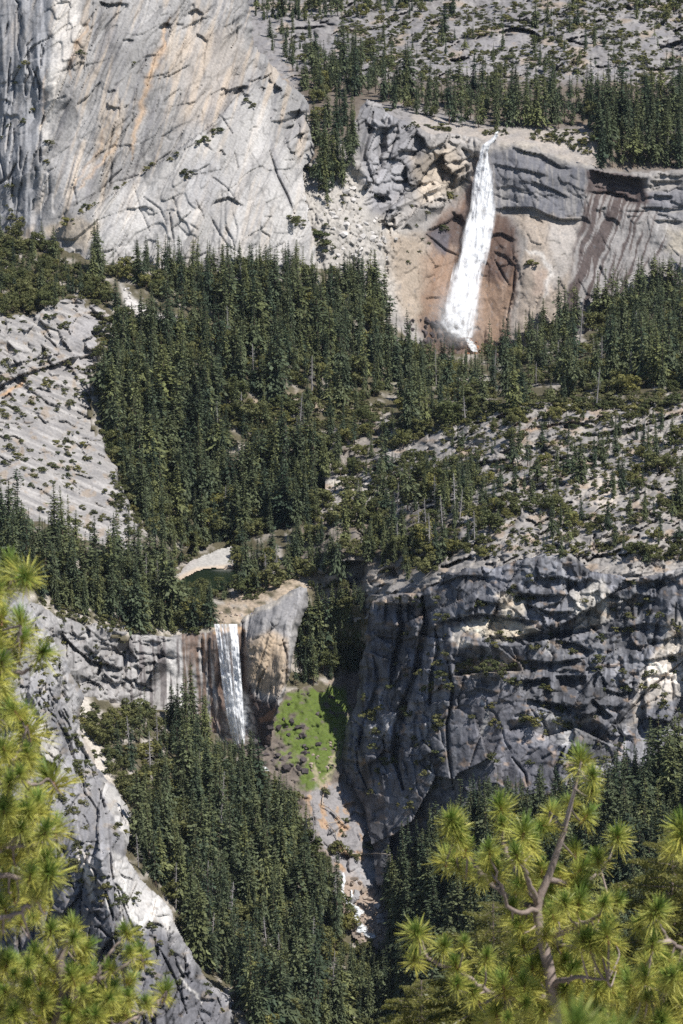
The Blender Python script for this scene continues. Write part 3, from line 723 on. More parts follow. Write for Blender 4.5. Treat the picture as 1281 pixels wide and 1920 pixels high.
        for pl, k, cc in [([(880, 1165), (960, 1160), (1005, 1180), (960, 1200), (890, 1195), (850, 1180)], .85, (0.56, 0.50, 0.40)), ([(930, 1115), (975, 1110), (985, 1150), (940, 1158)], .8, (0.58, 0.52, 0.43)), ([(1075, 1110), (1130, 1090), (1150, 1130), (1140, 1170), (1080, 1180)], .75, (0.53, 0.50, 0.45)),
                          ([(1130, 1115), (1190, 1125), (1190, 1140), (1130, 1138)], .6, (0.50, 0.49, 0.47)), ([(1210, 1240), (1281, 1180), (1400, 1150), (1400, 1300), (1240, 1310), (1180, 1360)], .75, (0.56, 0.51, 0.45)), ([(1250, 1160), (1400, 1150), (1400, 1210), (1240, 1230)], .6, (0.50, 0.46, 0.40)),
                          ([(870, 1240), (980, 1235), (985, 1262), (870, 1268)], .6, (0.40, 0.33, 0.26)), ([(960, 1330), (1060, 1340), (1120, 1390), (1000, 1400)], .5, (0.44, 0.435, 0.43)), ([(850, 1180), (885, 1210), (870, 1215), (845, 1200)], .8, (0.60, 0.55, 0.48)),
                          ([(980, 1030), (1281, 1040), (1400, 1040), (1400, 1075), (1200, 1080), (1080, 1050)], .7, (0.46, 0.44, 0.42)), ([(700, 1120), (790, 1112), (790, 1124), (700, 1134)], .7, (0.42, 0.36, 0.30))]:
            c = mixc(c, cc, soft(wx, wy, pl, 7) * (k + .25 * fbm(x * .06, y * .06, 185, 3)))
        c = mixc(c, (0.15, 0.149, 0.168), soft(wx, wy, [(860, 1290), (950, 1280), (1000, 1340), (1060, 1410), (1050, 1480), (860, 1500)], 18) * .75)
        c = mixc(c, (0.20, 0.198, 0.212), soft(wx, wy, [(700, 1480), (800, 1450), (860, 1500), (780, 1650), (690, 1620)], 14) * .7)
        for pts in ([(885, 1480), (870, 1510), (858, 1560)], [(905, 1300), (912, 1340), (906, 1390)], [(1030, 1180), (1034, 1230)], [(1120, 1330), (1080, 1370), (1050, 1400)], [(800, 1420), (812, 1460), (806, 1490)]):
            c = mixc(c, (0.55, 0.535, 0.51), line(wx, wy, pts, 3.5) * .7)
        c = mixc(c, (0.42, 0.28, 0.16), sstep(.2, .42, fbm(x * .04, y * .05, 186, 3)) * .35)
        return weather_and_shade(c, x, y, [(96, 26, 1.5, 171, .04), (38, 10, .8, 173, .05), (17, 13, .9, 175, .06)], .5, .45)
    patch('broken_crag', poly, ctrl, relief, color, back=[(left[:8], 14, 30), (top, 8, 16)], wob=4)

# ---- cliff of the lower fall
def vernal():
    top = [(40, 1108), (62, 1128), (110, 1152), (150, 1166), (210, 1172), (258, 1190), (330, 1190), (392, 1184), (404, 1176), (444, 1172), (458, 1158), (480, 1140), (520, 1122), (556, 1100), (574, 1098)]
    poly = top + [(580, 1116), (576, 1142), (564, 1172), (552, 1210), (548, 1260), (530, 1310), (516, 1345), (505, 1420), (440, 1420), (330, 1360), (250, 1350), (160, 1330), (90, 1240), (20, 1180), (0, 1110)]
    ctrl = [(0, 1110, 2470), (60, 1130, 2500), (60, 1200, 2470), (160, 1168, 2545), (160, 1240, 2525), (160, 1320, 2505), (260, 1192, 2575), (260, 1260, 2562), (260, 1340, 2548), (330, 1192, 2590), (330, 1280, 2580), (400, 1184, 2592), (400, 1280, 2580), (400, 1400, 2565), (440, 1176, 2590), (442, 1280, 2576), (445, 1400, 2560),
            (458, 1160, 2596), (466, 1200, 2578), (470, 1300, 2562), (480, 1380, 2545), (500, 1132, 2600), (510, 1200, 2560), (515, 1300, 2540), (540, 1150, 2575), (545, 1230, 2548), (600, 1084, 2640), (590, 1130, 2610), (560, 1180, 2580)]
    def relief(x, y):
        lf = sstep(420, 330, x)
        nar = fbm(x * .02, y * .02, 191, 3) * 5 + fbm(x * .1, y * .08, 192, 3) * .8
        f1, c1 = facets(x, y, 44, -28, 1.5, .6, .35, 193); f2, c2 = facets(x, y, 18, -20, 1.5, .7, .3, 195, .1, True)
        wl = soft(x, y, [(40, 1110), (200, 1170), (260, 1190), (320, 1230), (240, 1320), (140, 1330), (60, 1200)], 16)
        r = nar + wl * (f1 + f2 * .8 + c1 * 2 + c2) + (1 - wl) * f2 * .05 + (1 - wl) * sstep(440, 470, x) * terrace(fbm((x + .25 * y) * .03, y * .008, 199, 2), 5, .85) * 9
        scars(x, y, r, [(456, 1170), (600, 1090), (550, 1200), (520, 1320), (480, 1320)], 7, 108, 12, (30, 90), (1.5, 3), (2.4, 3.4), 'crack', 196)
        scars(x, y, r, [(456, 1170), (600, 1090), (550, 1200), (520, 1320), (480, 1320)], 5, -20, 25, (10, 40), (1, 2.5), (5, 9), 'roof', 197)
        scars(x, y, r, [(60, 1140), (330, 1195), (330, 1290), (160, 1320), (100, 1230)], 50, 12, 22, (10, 46), (2, 6), (3, 9), 'roof', 198)
        for pts, d, L in [([(108, 1182), (150, 1222), (172, 1238), (200, 1244), (230, 1256)], 13, 16), ([(118, 1180), (128, 1210), (126, 1238)], 10, 14), ([(180, 1200), (215, 1212), (240, 1240)], 6, 12), ([(192, 1260), (215, 1280), (240, 1278)], 8, 14), ([(255, 1222), (290, 1226), (335, 1232)], 4, 8), ([(150, 1265), (180, 1280), (205, 1296)], 9, 12),
                          ([(260, 1200), (300, 1203), (330, 1196)], 4, 9), ([(368, 1215), (382, 1216)], 4, 10)]:
            r = r + roof(x, y, pts, d, L)
        for pts, wd, d in [([(455, 1168), (456, 1210), (450, 1280), (470, 1390)], 6, 11), ([(530, 1200), (538, 1230), (536, 1280), (520, 1310)], 4, 5), ([(500, 1250), (485, 1280), (480, 1310)], 3, 4), ([(378, 1190), (380, 1260)], 3, 3), ([(392, 1190), (391, 1280)], 3, 3), ([(470, 1290), (452, 1330), (448, 1370)], 4, 4)]:
            r = r + crackline(x, y, pts, wd, d)
        return r
    def color(x, y):
        wx = x + fbm(x * .04, y * .04, 201, 3) * 9; wy = y + fbm(x * .04, y * .04, 202, 3) * 9
        c = np.broadcast_to(np.array((0.34, 0.33, 0.322)), x.shape + (3,)).copy()
        c = c * (1 + .25 * fbm(x * .03, y * .03, 203, 4))[..., None]
        s = streak(x, y, 0.05, .14, .006, 204, 3)
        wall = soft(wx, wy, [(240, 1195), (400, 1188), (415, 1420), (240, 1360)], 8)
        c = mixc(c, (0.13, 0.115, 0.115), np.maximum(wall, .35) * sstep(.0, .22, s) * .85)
        c = mixc(c, (0.59, 0.575, 0.56), soft(wx, wy, [(290, 1240), (345, 1215), (352, 1330), (310, 1330)], 6) * sstep(.25, -.1, s) * .7)
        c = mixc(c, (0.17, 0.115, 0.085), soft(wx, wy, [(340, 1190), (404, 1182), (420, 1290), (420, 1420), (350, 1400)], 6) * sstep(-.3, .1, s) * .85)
        c = mixc(c, (0.40, 0.25, 0.15), line(wx, wy, [(380, 1188), (383, 1250)], 2.5) * .6)
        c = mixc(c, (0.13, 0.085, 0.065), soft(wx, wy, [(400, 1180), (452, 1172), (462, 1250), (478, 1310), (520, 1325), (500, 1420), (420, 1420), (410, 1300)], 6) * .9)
        c = mixc(c, (0.42, 0.325, 0.225), soft(wx, wy, [(460, 1200), (500, 1180), (535, 1200), (540, 1270), (520, 1305), (490, 1300), (465, 1270)], 9) * .85)
        c = mixc(c, (0.235, 0.232, 0.238), soft(wx, wy, [(456, 1165), (500, 1140), (560, 1110), (600, 1090), (560, 1160), (520, 1185), (470, 1200)], 9) * .7)
        c = mixc(c, (0.52, 0.475, 0.41), soft(wx, wy, [(446, 1172), (460, 1150), (490, 1132), (540, 1106), (545, 1116), (500, 1138), (470, 1158)], 4) * .85)
        c = mixc(c, (0.06, 0.045, 0.042), soft(wx, wy, [(450, 1290), (480, 1310), (522, 1316), (512, 1400), (440, 1410)], 8) * .85)  # wet foot of the nose, with its shade painted in too
        c = mixc(c, (0.56, 0.38, 0.22), soft(wx, wy, [(402, 1178), (445, 1168), (455, 1182), (440, 1186), (405, 1186)], 3) * .7)
        c = mixc(c, (0.32, 0.17, 0.10), soft(wx, wy, [(488, 1345), (512, 1330), (516, 1350), (490, 1356)], 3) * .8)
        c = mixc(c, (0.16, 0.155, 0.16), sstep(.25, .5, fbm(x * .11, y * .09, 207, 3)) * .45)
        return weather_and_shade(c, x, y, [(40, 18, 1.8, 209, .1)], .28, .4)
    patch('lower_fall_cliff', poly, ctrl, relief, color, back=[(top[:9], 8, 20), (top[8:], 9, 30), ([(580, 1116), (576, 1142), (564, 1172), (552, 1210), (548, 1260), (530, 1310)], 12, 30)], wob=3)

# ---- near cliff, lower left
def near_cliff():
    edge = [(30, 1118), (60, 1140), (100, 1196), (128, 1250), (158, 1306), (150, 1350), (165, 1392), (185, 1440), (216, 1478), (250, 1520), (246, 1560), (238, 1600), (264, 1648), (300, 1682), (322, 1702), (336, 1745), (366, 1800), (400, 1848), (440, 1868), (458, 1890), (474, 1935)]
    poly = [(-110, 1090), (0, 1092)] + edge + [(490, 2010), (-110, 2010)]
    ctrl = [(-110, 1100, 2350), (-110, 1500, 2290), (-110, 1900, 2240), (0, 1100, 2365), (60, 1140, 2400), (60, 1300, 2340), (0, 1500, 2270), (60, 1700, 2215), (0, 1900, 2200), (130, 1260, 2400), (150, 1400, 2360), (130, 1500, 2280), (150, 1650, 2195), (120, 1850, 2180), (200, 1600, 2190), (215, 1480, 2370), (245, 1540, 2330),
            (222, 1700, 2172), (250, 1800, 2160), (265, 1655, 2235), (320, 1710, 2228), (300, 1800, 2190), (350, 1790, 2215), (360, 1900, 2180), (440, 1880, 2225), (300, 2010, 2140), (490, 2010, 2210), (0, 2010, 2180)]
    def relief(x, y):
        f1, c1 = facets(x, y, 46, 16, 3.2, .45, .26, 211, .06, True); f2, c2 = facets(x, y, 20, 20, 2.6, .4, .32, 213, .06, True); f3, c3 = facets(x, y, 9, 20, 1.6, .8, .3, 215)
        calm = soft(x, y, [(205, 1605), (265, 1650), (320, 1700), (300, 1735), (245, 1720), (225, 1660)], 8)
        r = f1 * .7 + f2 * .6 * (1 - .7 * calm) + c1 * 2 + c2 * .8 + f3 * .25 + fbm(x * .1, y * .06, 217, 2) * .5 + fbm((x - .1 * y) * .045, y * .008, 218, 2) * 3 + (1 - calm) * sstep(1640, 1500, y) * terrace(fbm((x - .48 * y) * .028, (y + .4 * x) * .006, 227, 3), 6, .82) * 13
        NC = [(40, 1130), (130, 1260), (170, 1420), (250, 1540), (320, 1720), (460, 1900), (0, 1910), (0, 1200)]
        scars(x, y, r, NC, 90, 82, 14, (16, 80), (2, 7), (1.8, 3.6), 'crack', 219)
        scars(x, y, r, NC, 90, 12, 22, (8, 36), (2, 6), (4, 10), 'roof', 220)
        for pts, wd, d in [([(100, 1200), (120, 1270), (110, 1330), (130, 1400), (150, 1460)], 6, 9), ([(186, 1480), (200, 1540), (204, 1600), (212, 1650)], 5, 12), ([(120, 1330), (150, 1400), (176, 1450)], 5, 7), ([(196, 1665), (212, 1720), (220, 1790)], 3, 6), ([(218, 1660), (240, 1720), (262, 1770)], 3, 5), ([(150, 1700), (165, 1800), (160, 1880)], 3, 5), ([(150, 1590), (175, 1640), (196, 1668)], 4, -4), ([(300, 1780), (330, 1840), (350, 1900)], 4, 6), ([(240, 1860), (280, 1900), (300, 1960)], 4, 6), ([(90, 1640), (96, 1700), (84, 1760)], 4, 7)]:
            r = r + crackline(x, y, pts, wd, d)
        return r
    def color(x, y):
        wx = x + fbm(x * .04, y * .04, 221, 3) * 10; wy = y + fbm(x * .04, y * .04, 222, 3) * 10
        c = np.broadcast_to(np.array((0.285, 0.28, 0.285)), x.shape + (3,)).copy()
        c = c * (1 + .25 * fbm(x * .03, y * .02, 223, 4))[..., None]
        s = streak(x, y, .12, .1, .01, 224)
        c = mixc(c, (0.24, 0.24, 0.255), sstep(.02, .3, s) * .6)
        c = mixc(c, (0.125, 0.125, 0.14), soft(wx, wy, [(-110, 1540), (130, 1540), (170, 1650), (205, 1660), (240, 1740), (300, 1745), (340, 1800), (420, 1880), (470, 2010), (-110, 2010)], 12) * .85)  # shade of the wall turned from the sun, painted dark grey
        c = mixc(c, (0.55, 0.535, 0.515), soft(wx, wy, [(205, 1600), (240, 1605), (265, 1650), (320, 1700), (345, 1760), (320, 1745), (300, 1725), (262, 1745), (240, 1715), (222, 1660)], 5) * .95)
        c = mixc(c, (0.60, 0.56, 0.51), soft(wx, wy, [(140, 1590), (165, 1600), (178, 1650), (172, 1690), (155, 1640)], 5) * .85)
        c = mixc(c, (0.44, 0.43, 0.42), soft(wx, wy, [(40, 1120), (100, 1200), (130, 1260), (160, 1320), (150, 1400), (110, 1300), (60, 1200)], 8) * .65)
        c = mixc(c, (0.60, 0.57, 0.52), soft(wx, wy, [(60, 1340), (95, 1350), (110, 1420), (85, 1430), (60, 1400)], 6) * .7)
        c = mixc(c, (0.55, 0.47, 0.38), soft(wx, wy, [(150, 1310), (165, 1330), (200, 1440), (180, 1440), (150, 1380)], 5) * .7)
        c = mixc(c, (0.57, 0.55, 0.52), soft(wx, wy, [(186, 1460), (215, 1478), (250, 1520), (244, 1600), (225, 1560), (205, 1520)], 5) * .7)
        for pts in ([(214, 1660), (226, 1700), (234, 1740)], [(196, 1670), (206, 1720)], [(330, 1800), (350, 1850), (380, 1880)]):
            c = mixc(c, (0.60, 0.58, 0.55), line(wx, wy, pts, 3) * .8)
        c = mixc(c, (0.34, 0.27, 0.19), sstep(.2, .42, fbm(x * .04, y * .05, 226, 3)) * .35)
        return weather_and_shade(c, x, y, [(46, 16, 3.2, 211, .06), (20, 20, 2.6, 213, .06)], .32, .45)
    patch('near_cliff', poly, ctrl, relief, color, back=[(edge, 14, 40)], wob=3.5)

# ---- green meadow under the lower fall and the slab with the trail
def meadow():
    poly = [(440, 1380), (480, 1350), (505, 1320), (540, 1295), (600, 1278), (650, 1262), (700, 1262), (720, 1400), (720, 1640), (760, 1660), (760, 1840), (690, 1800), (640, 1720), (600, 1640), (560, 1540), (480, 1470)]
    ctrl = [(440, 1390, 2552), (505, 1330, 2572), (600, 1285, 2608), (690, 1265, 2628), (520, 1430, 2520), (600, 1380, 2552), (660, 1350, 2575), (700, 1400, 2560), (600, 1470, 2505), (560, 1530, 2470), (640, 1480, 2510), (620, 1560, 2462), (690, 1560, 2470), (640, 1640, 2428), (700, 1640, 2436), (690, 1720, 2392), (720, 1800, 2362), (760, 1650, 2432), (760, 1840, 2345), (600, 1640, 2420)]
    def relief(x, y):
        slab = soft(x, y, [(560, 1480), (650, 1470), (720, 1580), (760, 1650), (720, 1660), (620, 1640), (570, 1560)], 12)
        f1, c1 = facets(x, y, 26, 40, 2.0, .4, .15, 231); f2, c2 = facets(x, y, 11, 0, 1.0, .9, .4, 233)
        r = fbm(x * .03, y * .05, 235, 4) * 5 + slab * (f1 + c1 * 1.5) + (1 - slab) * f2 * .5
        r = r - 10 * line(x, y, [(650, 1650), (655, 1690), (690, 1730), (720, 1790)], 16) * 0
        for pts, d, L in [([(618, 1520), (640, 1545), (655, 1555)], 4, 9), ([(636, 1600), (680, 1600), (740, 1604)], 4, 9)]:
            r = r + roof(x, y, pts, d, L)
        return r
    def color(x, y):
        wx = x + fbm(x * .06, y * .06, 241, 3) * 14; wy = y + fbm(x * .06, y * .06, 242, 3) * 10
        c = np.broadcast_to(np.array((0.16, 0.135, 0.115)), x.shape + (3,)).copy()
        n = fbm(x * .05, y * .07, 243, 4)
        c = c * (1 + .5 * n)[..., None]
        g = soft(wx, wy, [(505, 1345), (540, 1300), (600, 1284), (650, 1290), (655, 1360), (640, 1420), (605, 1480), (560, 1480), (570, 1420), (520, 1380)], 6)
        c = mixc(c, (0.100, 0.142, 0.028), g * sstep(-.32, -.05, n + .15 * sstep(540, 620, x)))
        c = mixc(c, (0.12, 0.15, 0.04), g * sstep(.05, .3, fbm(x * .09, y * .12, 244, 3)) * .5)
        c = mixc(c, (0.12, 0.17, 0.028), soft(wx, wy, [(520, 1405), (560, 1400), (560, 1440), (520, 1440)], 8) * sstep(-.1, .1, n) * .8)
        c = mixc(c, (0.42, 0.34, 0.27), line(wx, wy, [(645, 1270), (600, 1285)], 7) * .6)
        c = mixc(c, (0.46, 0.37, 0.29), line(wx, wy, [(640, 1385), (630, 1420), (615, 1455), (606, 1480), (580, 1420)], 4) * .55)
        sl = soft(wx, wy, [(570, 1490), (610, 1470), (640, 1470), (690, 1550), (720, 1600), (730, 1660), (640, 1640), (590, 1560)], 8)
        c = mixc(c, (0.27, 0.26, 0.265), sl * .9)
        c = mixc(c, (0.42, 0.27, 0.15), sl * sstep(.05, .3, fbm(x * .05 - y * .03, y * .03 + x * .02, 245, 3)) * .75)
        c = mixc(c, (0.34, 0.335, 0.345), soft(wx, wy, [(640, 1640), (660, 1615), (720, 1605), (715, 1640), (690, 1665), (650, 1650)], 6) * .8)
        c = mixc(c, (0.38, 0.30, 0.24), soft(wx, wy, [(630, 1650), (660, 1645), (730, 1700), (740, 1790), (700, 1790), (650, 1730)], 8) * .7)
        return c
    patch('meadow_slope', poly, ctrl, relief, color, wob=3)

POOL_DROP = 2706 * math.tan(PITCH + math.atan((1088 - 960) / F))
def pool_y(py):
    return POOL_DROP / np.tan(PITCH + np.arctan((np.asarray(py, float) - 960) / F))
def apron():
    poly = [(296, 1096), (340, 1066), (366, 1046), (392, 1036), (418, 1028), (438, 1023), (438, 1064), (400, 1067), (370, 1072), (340, 1088), (312, 1102), (290, 1100)]
    pt = [(300, 1098), (340, 1086), (370, 1070), (400, 1065), (437, 1063)]
    ctrl = [(a, b, float(pool_y(b)) - 3) for a, b in pt] + [(300, 1085, 2730), (345, 1050, 2760), (370, 1030, 2776), (400, 1018, 2784), (437, 1014, 2786), (380, 1050, 2760), (430, 1040, 2768)]
    def relief(x, y): return fbm(x * .06, y * .06, 261, 3) * 1.5
    def color(x, y):
        c = np.broadcast_to(np.array((0.40, 0.385, 0.36)), x.shape + (3,)).copy() * (1 + .12 * fbm(x * .08, y * .12, 262, 3))[..., None]
        c = mixc(c, (0.55, 0.44, 0.33), soft(x, y, [(286, 1095), (340, 1078), (370, 1064), (437, 1058), (437, 1070), (350, 1090), (300, 1104)], 4) * .8)
        return mixc(c, (0.36, 0.33, 0.31), soft(x, y, [(280, 1095), (330, 1050), (372, 1026), (380, 1045), (350, 1070), (300, 1095)], 6) * (.5 + .8 * fbm(x * .1, y * .1, 263, 3)))
    patch('granite_apron', poly, ctrl, relief, color, wob=3.5)

# ---- the ground sheet under everything
def ground():
    ctrl = [(-500, -250, 4700), (600, -250, 4750), (1780, -250, 4700), (-500, 0, 3700), (480, 0, 4130), (900, 0, 4060), (1281, 0, 4000), (1780, 0, 3900), (560, 150, 3680), (900, 160, 3640), (1281, 160, 3620), (1780, 200, 3450), (660, 230, 3450), (900, 260, 3400), (1281, 310, 3400),
            (-500, 500, 3000), (0, 430, 3190), (0, 560, 3000), (120, 520, 3080), (250, 490, 3110), (400, 490, 3120), (580, 500, 3150), (620, 420, 3240), (700, 560, 3190), (780, 630, 3215), (880, 660, 3235), (960, 650, 3232), (1060, 590, 3238), (1281, 520, 3260), (1780, 520, 3200),
            (200, 600, 2990), (300, 640, 2985), (450, 620, 3030), (600, 640, 3070), (250, 760, 2900), (400, 760, 2935), (550, 740, 2975), (700, 740, 3010), (900, 720, 3010), (1100, 700, 2960), (1281, 680, 2930), (850, 790, 2860), (1000, 765, 2815), (1281, 755, 2760), (1780, 750, 2650),
            (280, 900, 2850), (420, 900, 2885), (560, 870, 2890), (640, 960, 2800), (330, 1030, 2782), (390, 1004, 2815), (440, 1040, 2778), (380, 1085, 2712), (550, 1040, 2735), (640, 1050, 2660), (260, 1020, 2705), (100, 990, 2655), (0, 960, 2650), (-500, 960, 2500), (0, 1080, 2540), (120, 1140, 2555), (250, 1180, 2588), (390, 1180, 2602), (430, 1165, 2606), (480, 1120, 2640), (540, 1085, 2660),
            (620, 1120, 2650), (650, 1200, 2630), (600, 1290, 2602), (560, 1250, 2620), (680, 1250, 2640), (700, 1130, 2600), (800, 1040, 2600), (1000, 1020, 2530), (1281, 1040, 2470), (1780, 1050, 2300),
            (180, 1320, 2490), (250, 1330, 2520), (330, 1340, 2560), (420, 1400, 2552), (480, 1440, 2525), (200, 1430, 2420), (260, 1520, 2385), (350, 1500, 2430), (450, 1500, 2470), (540, 1540, 2462), (260, 1640, 2290), (350, 1660, 2350), (480, 1660, 2390), (600, 1660, 2412), (690, 1720, 2392), (350, 1790, 2265), (450, 1800, 2300), (600, 1800, 2345), (720, 1800, 2362),
            (480, 1920, 2210), (600, 1920, 2275), (730, 1920, 2305), (760, 1650, 2420), (850, 1560, 2400), (1000, 1500, 2368), (1281, 1420, 2375), (850, 1700, 2330), (1000, 1650, 2300), (1281, 1600, 2250), (850, 1850, 2270), (1000, 1850, 2220), (1281, 1850, 2150), (1780, 1700, 2050), (1780, 2300, 1850), (600, 2300, 2000), (-500, 2300, 1950), (-500, 1500, 2250), (0, 1500, 2420), (0, 1900, 2320), (150, 1700, 2330), (900, 400, 3420), (1150, 420, 3400), (300, 200, 3500), (0, 200, 3450), (850, 1250, 2540), (1100, 1250, 2490), (1281, 1250, 2470)]
    t = TPS(ctrl, 2e-3)
    px, py = np.meshgrid(np.arange(-500, 1784, 6.0), np.arange(-250, 2304, 6.0))
    Y = t(px, py) + fbm(px * .02, py * .03, 251, 3) * 3
    pm = soft(px, py, [(322, 1100), (345, 1076), (370, 1062), (440, 1056), (446, 1085), (425, 1108), (340, 1112)], 8)
    Y = Y * (1 - pm) + (pool_y(py) + 9) * pm
    am = soft(px, py, [(290, 1095), (330, 1050), (362, 1024), (400, 1006), (446, 1002), (446, 1066), (400, 1060), (370, 1066), (335, 1090)], 6)
    Y = np.where(am > .3, np.maximum(Y, 2812 - (py - 1020) * .8), Y)
    # keep it behind the rock faces
    ix = np.clip(np.round((px - ZX0) / ZS).astype(int), 0, ZW - 1); iy = np.clip(np.round((py - ZY0) / ZS).astype(int), 0, ZH - 1)
    zb = zbuf[iy, ix]
    inr = (px > ZX0) & (px < ZX0 + ZS * ZW) & (py > ZY0) & (py < ZY0 + ZS * ZH) & (zb < 1e8)
    core = inr.copy()
    for (dy, dx) in ((4, 0), (-4, 0), (0, 4), (0, -4), (3, 3), (-3, 3), (3, -3), (-3, -3)):
        core &= np.roll(np.roll(inr, dy, 0), dx, 1)
    Y = np.where(core, np.maximum(Y, zb + 16), Y)
    zsplat2 = Y
    c = np.broadcast_to(np.array((0.10, 0.088, 0.055)), px.shape + (3,)).copy()
    c = c * (1 + .4 * fbm(px * .05, py * .1, 253, 4))[..., None]
    c = mixc(c, (0.42, 0.38, 0.34), sstep(.08, .3, fbm(px * .03, py * .06, 254, 4)) * .8)
    c = mixc(c, (0.52, 0.49, 0.46), soft(px, py, [(225, 530), (250, 560), (300, 590), (370, 600), (370, 612), (290, 606), (235, 575)], 6))
    rk = fbm(px * .06, py * .12, 255, 4)
    c = mixc(c, (0.50, 0.45, 0.39), soft(px, py, [(60, 1110), (150, 1150), (260, 1170), (400, 1165), (400, 1195), (250, 1195), (110, 1165), (40, 1120)], 6) * sstep(-.15, .1, rk) * .9)
    c = mixc(c, (0.40, 0.32, 0.24), soft(px, py, [(398, 1150), (440, 1110), (540, 1080), (600, 1060), (615, 1090), (540, 1120), (460, 1180), (398, 1190)], 6) * sstep(-.25, .05, rk) * .9)
    c = mixc(c, (0.52, 0.47, 0.41), soft(px, py, [(140, 1290), (170, 1310), (190, 1400), (215, 1460), (200, 1480), (150, 1400)], 6) * .9)
    c = mixc(c, (0.40, 0.37, 0.34), soft(px, py, [(180, 590), (240, 600), (225, 700), (215, 800), (250, 900), (290, 1010), (240, 1010), (180, 800)], 8) * sstep(-.1, .15, rk) * .8)
    c = mixc(c, (0.42, 0.33, 0.25), soft(px, py, [(380, 760), (640, 725), (720, 780), (600, 770), (440, 800)], 10) * sstep(-.1, .15, rk) * .7)
    c = mixc(c, (0.11, 0.13, 0.045), soft(px, py, [(740, 650), (800, 640), (840, 700), (790, 740), (740, 720)], 8) * .6)
    H, W = px.shape
    q = np.arange(H * W).reshape(H, W)
    fq = np.stack([q[:-1, :-1], q[1:, :-1], q[1:, 1:], q[:-1, 1:]], -1).reshape(-1, 4)
    me = mesh_np('ground', at(px, py, Y).reshape(-1, 3), fq, np.clip(c.reshape(-1, 3), .02, .7))
    o = link('ground', me, MGROUND); o['kind'] = 'structure'
    PATCH['ground'] = dict(base=t)
    # fill planting buffer where ground is what one sees
    gx, gy = np.meshgrid(np.arange(ZW) * ZS + ZX0, np.arange(ZH) * ZS + ZY0)
    gi = np.clip((gx + 500) / 6.0, 0, W - 1.001); gj = np.clip((gy + 250) / 6.0, 0, H - 1.001)
    i0, j0 = gi.astype(int), gj.astype(int); fi, fj = gi - i0, gj - j0
    Yg = (Y[j0, i0] * (1 - fi) * (1 - fj) + Y[j0, i0 + 1] * fi * (1 - fj) + Y[j0 + 1, i0] * (1 - fi) * fj + Y[j0 + 1, i0 + 1] * fi * fj)
    global GROUNDY
    GROUNDY = Yg
    np.minimum(zbuf, Yg, out=zbuf)

massif(); upper_slopes(); nevada(); left_slab(); right_slopes(); crag(); vernal(); near_cliff(); meadow(); apron(); ground()

def surf(px, py):
    ix = int(np.clip(round((px - ZX0) / ZS), 0, ZW - 1)); iy = int(np.clip(round((py - ZY0) / ZS), 0, ZH - 1))
    return float(zbuf[iy, ix])
def spot(px, py, lift=0.0):
    return at(px, py, surf(px, py) - lift)
# ---------------------------------------------------------------- vegetation prototypes
def quads(C, A, B):
    """diamond leaves: centres C, half-axes A and B -> verts, faces"""
    n = len(C)
    v = np.stack([C - A, C + B, C + A, C - B], 1).reshape(-1, 3)
    f = np.arange(n * 4).reshape(n, 4)
    return v, f

def cone_trunk(h, r0, r1, n=6, lean=(0, 0), bend=0.0):
    vs, fs = [], []
    zs = np.linspace(0, h, 5)
    for k, z in enumerate(zs):
        r = r0 + (r1 - r0) * (z / h)
        for i in range(n):
            a = 2 * math.pi * i / n
            vs.append((lean[0] * z + r * math.cos(a), lean[1] * z + r * math.sin(a), z))
    for k in range(len(zs) - 1):
        for i in range(n):
            j = (i + 1) % n
            fs.append((k * n + i, k * n + j, (k + 1) * n + j, (k + 1) * n + i))
    return np.array(vs), np.array(fs)

